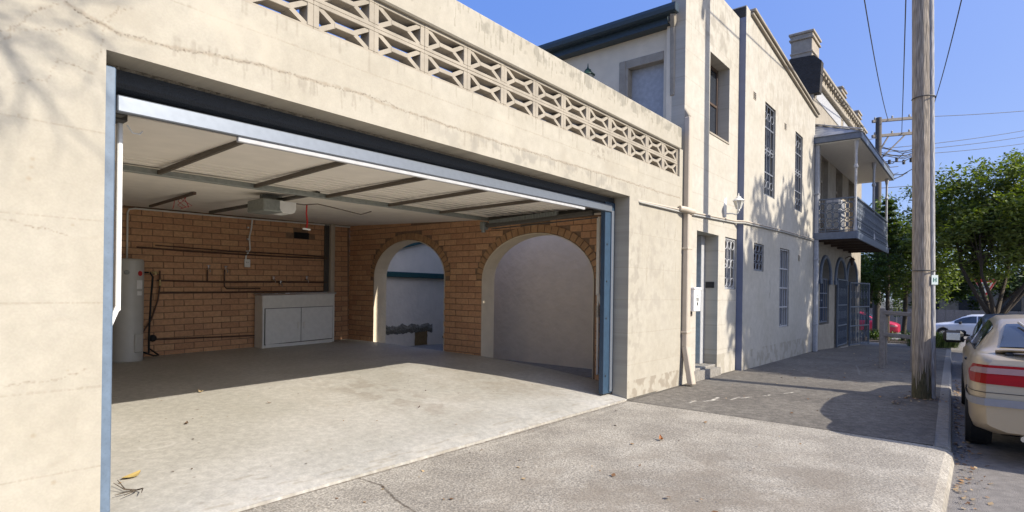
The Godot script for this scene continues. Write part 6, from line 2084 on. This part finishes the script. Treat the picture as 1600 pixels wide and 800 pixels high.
func tree(called: String, base: Vector3, fork: float, girth: float, crown: Vector3, rad: Vector3, clusters: int, per: int, leaf: float, dark: Color, light: Color, seed_: int, label: String, group := "", stems := 5, cl := 0.34) -> Node3D:
	var r := RandomNumberGenerator.new()
	r.seed = seed_
	var t := thing(called, base, label, "tree", group)
	var trunk := MB.new()
	var top := base + Vector3(r.randf_range(-0.1, 0.1), fork, r.randf_range(-0.1, 0.1))
	trunk.tube([base - Vector3(0, 0.15, 0), base + Vector3(0, 0.08, 0), base.lerp(top, 0.5) + Vector3(0.03, 0, 0.02), top], [girth * 1.35, girth * 1.05, girth * 0.92, girth * 0.85], 12)
	var b := MB.new()
	b.colored = true
	var heads := []
	for k in stems:
		var a := TAU * (k + r.randf() * 0.6) / stems
		var e := crown + Vector3(cos(a) * rad.x * 0.55, r.randf_range(-0.1, 0.5) * rad.y, sin(a) * rad.z * 0.55)
		var m := top.lerp(e, 0.5) + Vector3(cos(a) * rad.x * 0.12, -rad.y * 0.06, sin(a) * rad.z * 0.12)
		trunk.tube([top - Vector3(0, girth * 0.4, 0), top.lerp(m, 0.5) + Vector3(r.randf_range(-0.08, 0.08), 0, r.randf_range(-0.08, 0.08)), m, e], [girth * 0.62, girth * 0.5, girth * 0.38, girth * 0.14], 8)
		heads.append([m, e])
	for k in clusters:
		var d := Vector3(r.randfn(), r.randfn(), r.randfn()).normalized()
		var q := pow(r.randf(), 0.42)
		var p := crown + d * rad * q * r.randf_range(0.72, 1.15)
		var h: Array = heads[r.randi() % heads.size()]
		var from: Vector3 = h[0].lerp(h[1], r.randf())
		if k % 2 == 0: trunk.tube([from, from.lerp(p, 0.5) + Vector3(0, -0.04, 0), p], [girth * 0.16, girth * 0.09, 0.006], 5, false)
		var tone := r.randf_range(-0.15, 0.25)
		leaves(b, p, rad * cl * r.randf_range(0.55, 1.0), int(per * r.randf_range(0.6, 1.3)), leaf, dark.lerp(light, clampf(tone, 0.0, 0.4)), light.lerp(dark, clampf(-tone, 0.0, 0.4)), r)
	part(t, "trunk", trunk, M.bark)
	part(t, "crown", b, M.leaf)
	return t

func planting() -> void:
	var dark := Color(0.05, 0.085, 0.025)
	var mid := Color(0.10, 0.16, 0.035)
	var bright := Color(0.28, 0.34, 0.08)
	tree("street_tree", Vector3(26.1, ground_y(26) - 0.05, 0.30), 1.0, 0.13, Vector3(26.5, 4.15, 0.55), Vector3(2.2, 2.2, 2.85), 210, 160, 0.17, dark, Color(0.32, 0.37, 0.11), 3, "broad glossy street tree with forked trunk behind the beige car", "", 6, 0.24)
	tree("street_tree", Vector3(29.6, ground_y(29.6), -2.6), 2.2, 0.09, Vector3(29.7, 3.5, -2.3), Vector3(1.6, 2.6, 2.1), 125, 150, 0.15, dark, bright, 5, "slim lighter green tree between the far pole and the near pole", "", 4, 0.25)
	tree("street_tree", Vector3(27.6, ground_y(27.6), -3.75), 1.5, 0.08, Vector3(27.6, 2.2, -3.9), Vector3(1.1, 1.35, 1.2), 40, 190, 0.12, dark, Color(0.10, 0.16, 0.035), 6, "small leafy tree under the end of the iron balcony", "", 4)
	# a young pine with tiers of needles
	var t := thing("pine_tree", Vector3(28.4, ground_y(28.4), -3.05), "young pine with tiered branches rising beside the balcony roof", "tree")
	var r := RandomNumberGenerator.new()
	r.seed = 8
	var b := MB.new()
	b.tube([Vector3(28.4, -0.6, -3.05), Vector3(28.4, 3.0, -3.05), Vector3(28.42, 5.35, -3.06)], [0.09, 0.06, 0.012], 8)
	var n := MB.new()
	n.colored = true
	for k in 15:
		var y := 1.6 + k * 0.26
		var reach := 0.95 * (1.0 - (k / 17.0))
		for j in 6:
			var a := TAU * (j + r.randf() * 0.5) / 6
			var e := Vector3(28.4 + cos(a) * reach, y + 0.22 * reach, -3.05 + sin(a) * reach)
			b.tube([Vector3(28.4, y, -3.05), e], [0.015, 0.004], 4, false)
			for i in 5: leaves(n, Vector3(28.4, y, -3.05).lerp(e, 0.3 + 0.175 * i), Vector3(0.09, 0.09, 0.09), 16, 0.13, dark, Color(0.10, 0.15, 0.07), r)
	part(t, "trunk", b, M.bark)
	part(t, "crown", n, M.leaf)
	# the trees beyond the cross street
	var backs := [[49.0, -13.5, 5.2, 3.4], [50.0, -9.4, 4.6, 2.8], [48.6, -6.2, 5.4, 2.9], [50.5, -3.0, 4.4, 2.7], [49.2, 0.6, 4.8, 2.8], [51.0, 4.0, 4.6, 3.0], [49.0, 8.0, 5.0, 3.2], [52.0, 12.5, 5.0, 3.4]]
	var kinds := ["tall dark tree beyond the cross street, left of the gate", "dark rounded tree beyond the red car", "broad dark tree behind the far power pole", "paler tree behind the timber guard, beyond the cross street", "loose tree beyond the white car's bonnet", "tree beyond the white car's roof", "tree beyond the street tree, right of the sign", "tree at the far right beyond the cross street"]
	for k in backs.size():
		var s: Array = backs[k]
		tree("background_tree", Vector3(s[0], -0.95, s[1]), 1.6, 0.16, Vector3(s[0], s[2] * 0.60, s[1]), Vector3(s[3] * 0.85, s[2] * 0.52, s[3]), 34, 150, 0.30, dark if k % 3 else Color(0.02, 0.045, 0.015), [mid, Color(0.07, 0.11, 0.03), Color(0.10, 0.14, 0.035)][k % 3], 30 + k, kinds[k], "trees beyond the cross street", 4)
	# trees over the road whose shade falls on the house and footpath
	tree("shade_tree", Vector3(14.9, 0.0, 8.7), 3.6, 0.26, Vector3(14.9, 8.4, 8.6), Vector3(2.6, 3.2, 2.4), 85, 240, 0.30, dark, mid, 51, "tall street tree over the road, its shade on the barred windows", "", 6, 0.30)
	tree("shade_tree", Vector3(19.8, -0.1, 8.6), 3.4, 0.28, Vector3(19.8, 8.8, 8.4), Vector3(3.3, 4.1, 2.6), 110, 240, 0.30, dark, mid, 52, "tall street tree over the road opposite the iron balcony", "", 6, 0.30)
	tree("shade_tree", Vector3(24.0, -0.4, 8.7), 3.2, 0.26, Vector3(24.0, 7.4, 8.6), Vector3(3.6, 3.4, 2.8), 85, 200, 0.30, dark, mid, 53, "tall street tree over the road near the corner", "", 6, 0.32)
	bare_tree()
	# hedge and tufts on the corner
	r.seed = 12
	t = thing("hedge", Vector3(29.2, ground_y(29.2), -5.0), "bright green low hedge along the cross street's verge", "hedge")
	n = MB.new()
	n.colored = true
	for k in 90:
		var p := Vector3(29.2 + r.randf_range(-0.5, 0.5), ground_y(29.2) + 0.22, r.randf_range(-8.5, -1.7))
		leaves(n, p, Vector3(0.25, 0.25, 0.25), 60, 0.10, Color(0.03, 0.06, 0.015), Color(0.16, 0.24, 0.05), r)
	part(t, "foliage", n, M.leaf)
	for k in 3:
		var c: Vector3 = [Vector3(25.3, 0, -1.05), Vector3(26.6, 0, -1.5), Vector3(24.6, 0, -1.6)][k]
		c.y = ground_y(c.x)
		t = thing("grass_clump", c, ["pale strappy plant clump at the kerb, just right of the power pole", "strappy plant clump behind the one at the kerb", "strappy plant clump half hidden by the power pole"][k], "plant")
		n = MB.new()
		n.colored = true
		for i in 420:
			var a := r.randf() * TAU
			var rr := sqrt(r.randf()) * 0.45
			var p := c + Vector3(cos(a) * rr, 0, sin(a) * rr)
			var h := r.randf_range(0.25, 0.62)
			var o := Vector3(cos(a), 0, sin(a)) * r.randf_range(0.05, 0.32)
			n.col = Color(0.06, 0.10, 0.02).lerp(Color(0.24, 0.28, 0.09), r.randf())
			var sd := Vector3(-sin(a), 0, cos(a)) * 0.014
			n.quad(p - sd, p + sd, p + sd + o * 0.5 + Vector3(0, h * 0.7, 0), p - sd + o * 0.5 + Vector3(0, h * 0.7, 0))
			n.tri(p - sd + o * 0.5 + Vector3(0, h * 0.7, 0), p + sd + o * 0.5 + Vector3(0, h * 0.7, 0), p + o * 1.2 + Vector3(0, h * 0.85, 0))
		part(t, "blades", n, M.leaf)
	# low buildings seen through the leaves
	t = thing("far_house", Vector3(58, -0.9, -1.0), "pale low building glimpsed between the tree trunks beyond the white car", "house")
	part(t, "wall", box1(Vector3(56, -1.0, -5.0), Vector3(62, 2.9, 3.5)), M.cream)
	part(t, "roof", box1(Vector3(55.6, 2.9, -5.4), Vector3(62.4, 3.2, 3.9), 0.05), M.white)
	for k in 3: part(t, "window", box1(Vector3(55.95, 0.4, -3.8 + k * 2.4), Vector3(56.0, 1.7, -2.6 + k * 2.4)), M.window_dark)
	t = thing("far_house", Vector3(57, -0.9, -14), "dark low building beyond the red car", "house")
	part(t, "wall", box1(Vector3(54, -1.0, -24), Vector3(60, 3.2, -7)), M.timber_brown)
	part(t, "roof", box1(Vector3(53.5, 3.2, -24.5), Vector3(60.5, 3.5, -6.5), 0.05), M.slate)
	for k in 4:
		var w := part(t, "window", box1(Vector3(53.96, 0.3, -21 + k * 3.6), Vector3(54.0, 1.9, -19.4 + k * 3.6)), M.offwhite)
		part(w, "pane", box1(Vector3(53.94, 0.4, -20.9 + k * 3.6), Vector3(53.97, 1.8, -19.5 + k * 3.6)), M.window_dark)
	t = thing("far_fence", Vector3(47.6, -0.9, 0), "grey paling fence on the far side of the cross street", "fence")
	for k in 60:
		part(t, "paling", box1(Vector3(47.6, -1.0, -14 + k * 0.45), Vector3(47.63, 0.55, -13.58 + k * 0.45)), M.post)

func bare_tree() -> void:
	var t := thing("bare_tree", Vector3(-3.0, 0, 2.0), "leafless tree left of the driveway, whose twigs throw shadows on the garage wall", "tree")
	var r := RandomNumberGenerator.new()
	r.seed = 21
	var b := MB.new()
	var root := Vector3(-3.0, 0, 2.0)
	b.tube([root, root + Vector3(0.05, 2.8, -0.1), root + Vector3(0.25, 5.4, -0.15)], [0.15, 0.12, 0.10], 10)
	var grow := func(self_: Callable, p: Vector3, d: Vector3, len_: float, rad: float, depth: int) -> void:
		var e := p + d * len_
		var m := p.lerp(e, 0.5) + Vector3(r.randfn(), r.randfn(), r.randfn()) * len_ * 0.05
		b.tube([p, m, e], [rad, rad * 0.85, rad * 0.7], 6, false)
		if depth == 0: return
		for k in 2 + (1 if r.randf() < 0.55 else 0):
			var nd := (d + Vector3(r.randfn() * 0.5, r.randfn() * 0.34 - 0.02, r.randfn() * 0.4)).normalized()
			self_.call(self_, e if k < 2 else m, nd, len_ * r.randf_range(0.62, 0.85), rad * 0.62, depth - 1)
	for k in 3:
		grow.call(grow, root + Vector3(0.25, 5.35, -0.15), [Vector3(0.96, 0.0, -0.28), Vector3(0.9, 0.22, -0.4), Vector3(-0.35, 0.8, 0.3)][k].normalized(), [1.55, 1.35, 0.95][k], 0.04, 5)
	var out := Vector3(0.95, 5.55, 0.95)      # the long limb that hangs over the driveway
	b.tube([root + Vector3(0.25, 5.3, -0.15), root + Vector3(1.6, 5.45, -0.3), Vector3(-0.2, 5.6, 1.3), out], [0.06, 0.045, 0.03, 0.02], 6, false)
	for k in 7:
		var d: Vector3 = [Vector3(0.9, 0.15, -0.3), Vector3(0.8, -0.3, -0.4), Vector3(0.5, 0.2, -0.8), Vector3(0.9, -0.1, 0.2), Vector3(0.7, 0.5, -0.4), Vector3(0.3, -0.2, -0.8), Vector3(0.6, -0.35, -0.2)][k]
		grow.call(grow, out - Vector3(0.22 * (k % 3), 0.0, -0.05 * (k % 3)), d.normalized(), 0.34, 0.012, 4)
	part(t, "trunk", b, M.bark)


# ---------------------------------------------------------------- small things
func leaf_mesh(size: float, color: Color, curl: float, r: RandomNumberGenerator) -> MB:
	var b := MB.new()
	b.colored = true
	b.col = color
	var prev := []
	for i in 6:
		var u := i / 5.0
		var w := sin(PI * clampf(u * 0.94 + 0.03, 0.0, 1.0)) * size * 0.26
		var y := 0.004 + curl * size * pow(absf(u - 0.45) * 2.0, 2.0)
		var row := [Vector3((u - 0.5) * size, y + curl * size * 0.3, -w), Vector3((u - 0.5) * size, y, 0.0), Vector3((u - 0.5) * size, y + curl * size * 0.3, w)]
		if prev.size():
			for k in 2: b.quad(prev[k + 1], row[k + 1], row[k], prev[k])
		prev = row
	return b

func small_things() -> void:
	var r := RandomNumberGenerator.new()
	r.seed = 99
	var fallen := [[4.83, -2.21, 0.075, Color(0.30, 0.12, 0.04), 0.35, 0.7, "curled brown leaf alone on the concrete driveway"], [1.31, -4.23, 0.14, Color(0.45, 0.33, 0.11), 0.10, 0.5, "long yellow leaf on the garage floor near the left doorpost"], [2.62, -6.42, 0.07, Color(0.5, 0.38, 0.2), 0.3, 2.0, "small pale leaf on the sunlit garage floor near the shade line"], [2.05, -5.3, 0.06, Color(0.12, 0.08, 0.05), 0.2, 1.0, "small dark leaf on the left of the garage floor"], [3.9, -4.4, 0.035, Color(0.10, 0.07, 0.05), 0.4, 0.3, "tiny dark crumb of leaf in the middle of the garage floor"], [2.9, -5.5, 0.04, Color(0.16, 0.10, 0.06), 0.3, 2.4, "small brown leaf left of the middle of the garage floor"]]
	for f in fallen:
		var o := mi(self, "fallen_leaf", leaf_mesh(f[2], f[3], f[4], r).done(), M.dry)
		o.position = Vector3(f[0], (floor_y(f[0], f[1]) if f[1] < ZF else -0.008) + 0.003, f[1])
		o.rotation.y = f[5]
		tag(o, f[6], "leaf")
	var t := thing("twig", Vector3(1.25, floor_y(1.25, -3.95), -3.95), "dry forked twig on the garage floor beside the left doorpost", "twig")
	var b := MB.new()
	for k in 5:
		var a := 0.9 + k * 0.7 + r.randf() * 0.4
		b.tube([Vector3(0, 0.01, 0), Vector3(cos(a) * 0.06, 0.02 + r.randf() * 0.02, sin(a) * 0.06), Vector3(cos(a + 0.4) * r.randf_range(0.09, 0.16), r.randf_range(0.01, 0.07), sin(a + 0.4) * r.randf_range(0.09, 0.16))], [0.005, 0.004, 0.002], 5)
	local(t, "stem", b, M.bark)
	# litter: along the gutter, round the power pole, over the footpath
	b = MB.new()
	b.colored = true
	var spots := []
	for k in 420:
		var x := r.randf_range(4.6, 13.0)
		spots.append(Vector3(x, ground_y(x) - 0.130, kerb_z(x) + 0.03 + absf(r.randfn()) * 0.08))
	for k in 150:
		var a := r.randf() * TAU
		var d := 0.16 + absf(r.randfn()) * 0.14
		spots.append(Vector3(9.34 + cos(a) * d, -0.02, -0.60 + sin(a) * d * 0.7))
	for k in 26: spots.append(Vector3(8.55 + r.randfn() * 0.07, -0.018 + r.randf() * 0.02, -0.82 + r.randfn() * 0.05))
	for k in 150:
		var x := r.randf_range(6.8, 20.0)
		spots.append(Vector3(x, ground_y(x) - 0.008, r.randf_range(-2.9, -0.7)))
	for k in 45: spots.append(Vector3(r.randf_range(13.0, 15.5), -0.03, r.randf_range(-1.8, -0.8)))
	for k in 70:
		var z := r.randf_range(-6.4, -3.7)
		var x := r.randf_range(1.2, 5.8)
		spots.append(Vector3(x, floor_y(x, z) + 0.001, z))
	for k in 40: spots.append(Vector3(r.randf_range(1.8, 6.0), -0.005, r.randf_range(-3.3, -1.2)))
	for p in spots:
		var s := r.randf_range(0.012, 0.05)
		if p.z < ZF: s *= 0.5
		var a := r.randf() * TAU
		b.col = [Color(0.16, 0.08, 0.035), Color(0.30, 0.17, 0.07), Color(0.08, 0.05, 0.03), Color(0.42, 0.30, 0.16)][r.randi() % 4]
		var ax := Vector3(cos(a), r.randf_range(-0.05, 0.4), sin(a)) * s
		var sd := Vector3(-sin(a), r.randf_range(-0.1, 0.3), cos(a)) * s * 0.4
		var q: Vector3 = p + Vector3(0, 0.006, 0)
		b.quad(q - ax * 0.5 - sd * 0.2, q + sd, q + ax * 0.5, q - sd)
	var o := mi(self, "leaf_litter", b.done(), M.dry)
	tag(o, "scattered dry leaf litter along the gutter, round the pole and on the paving", "litter", "", "stuff")
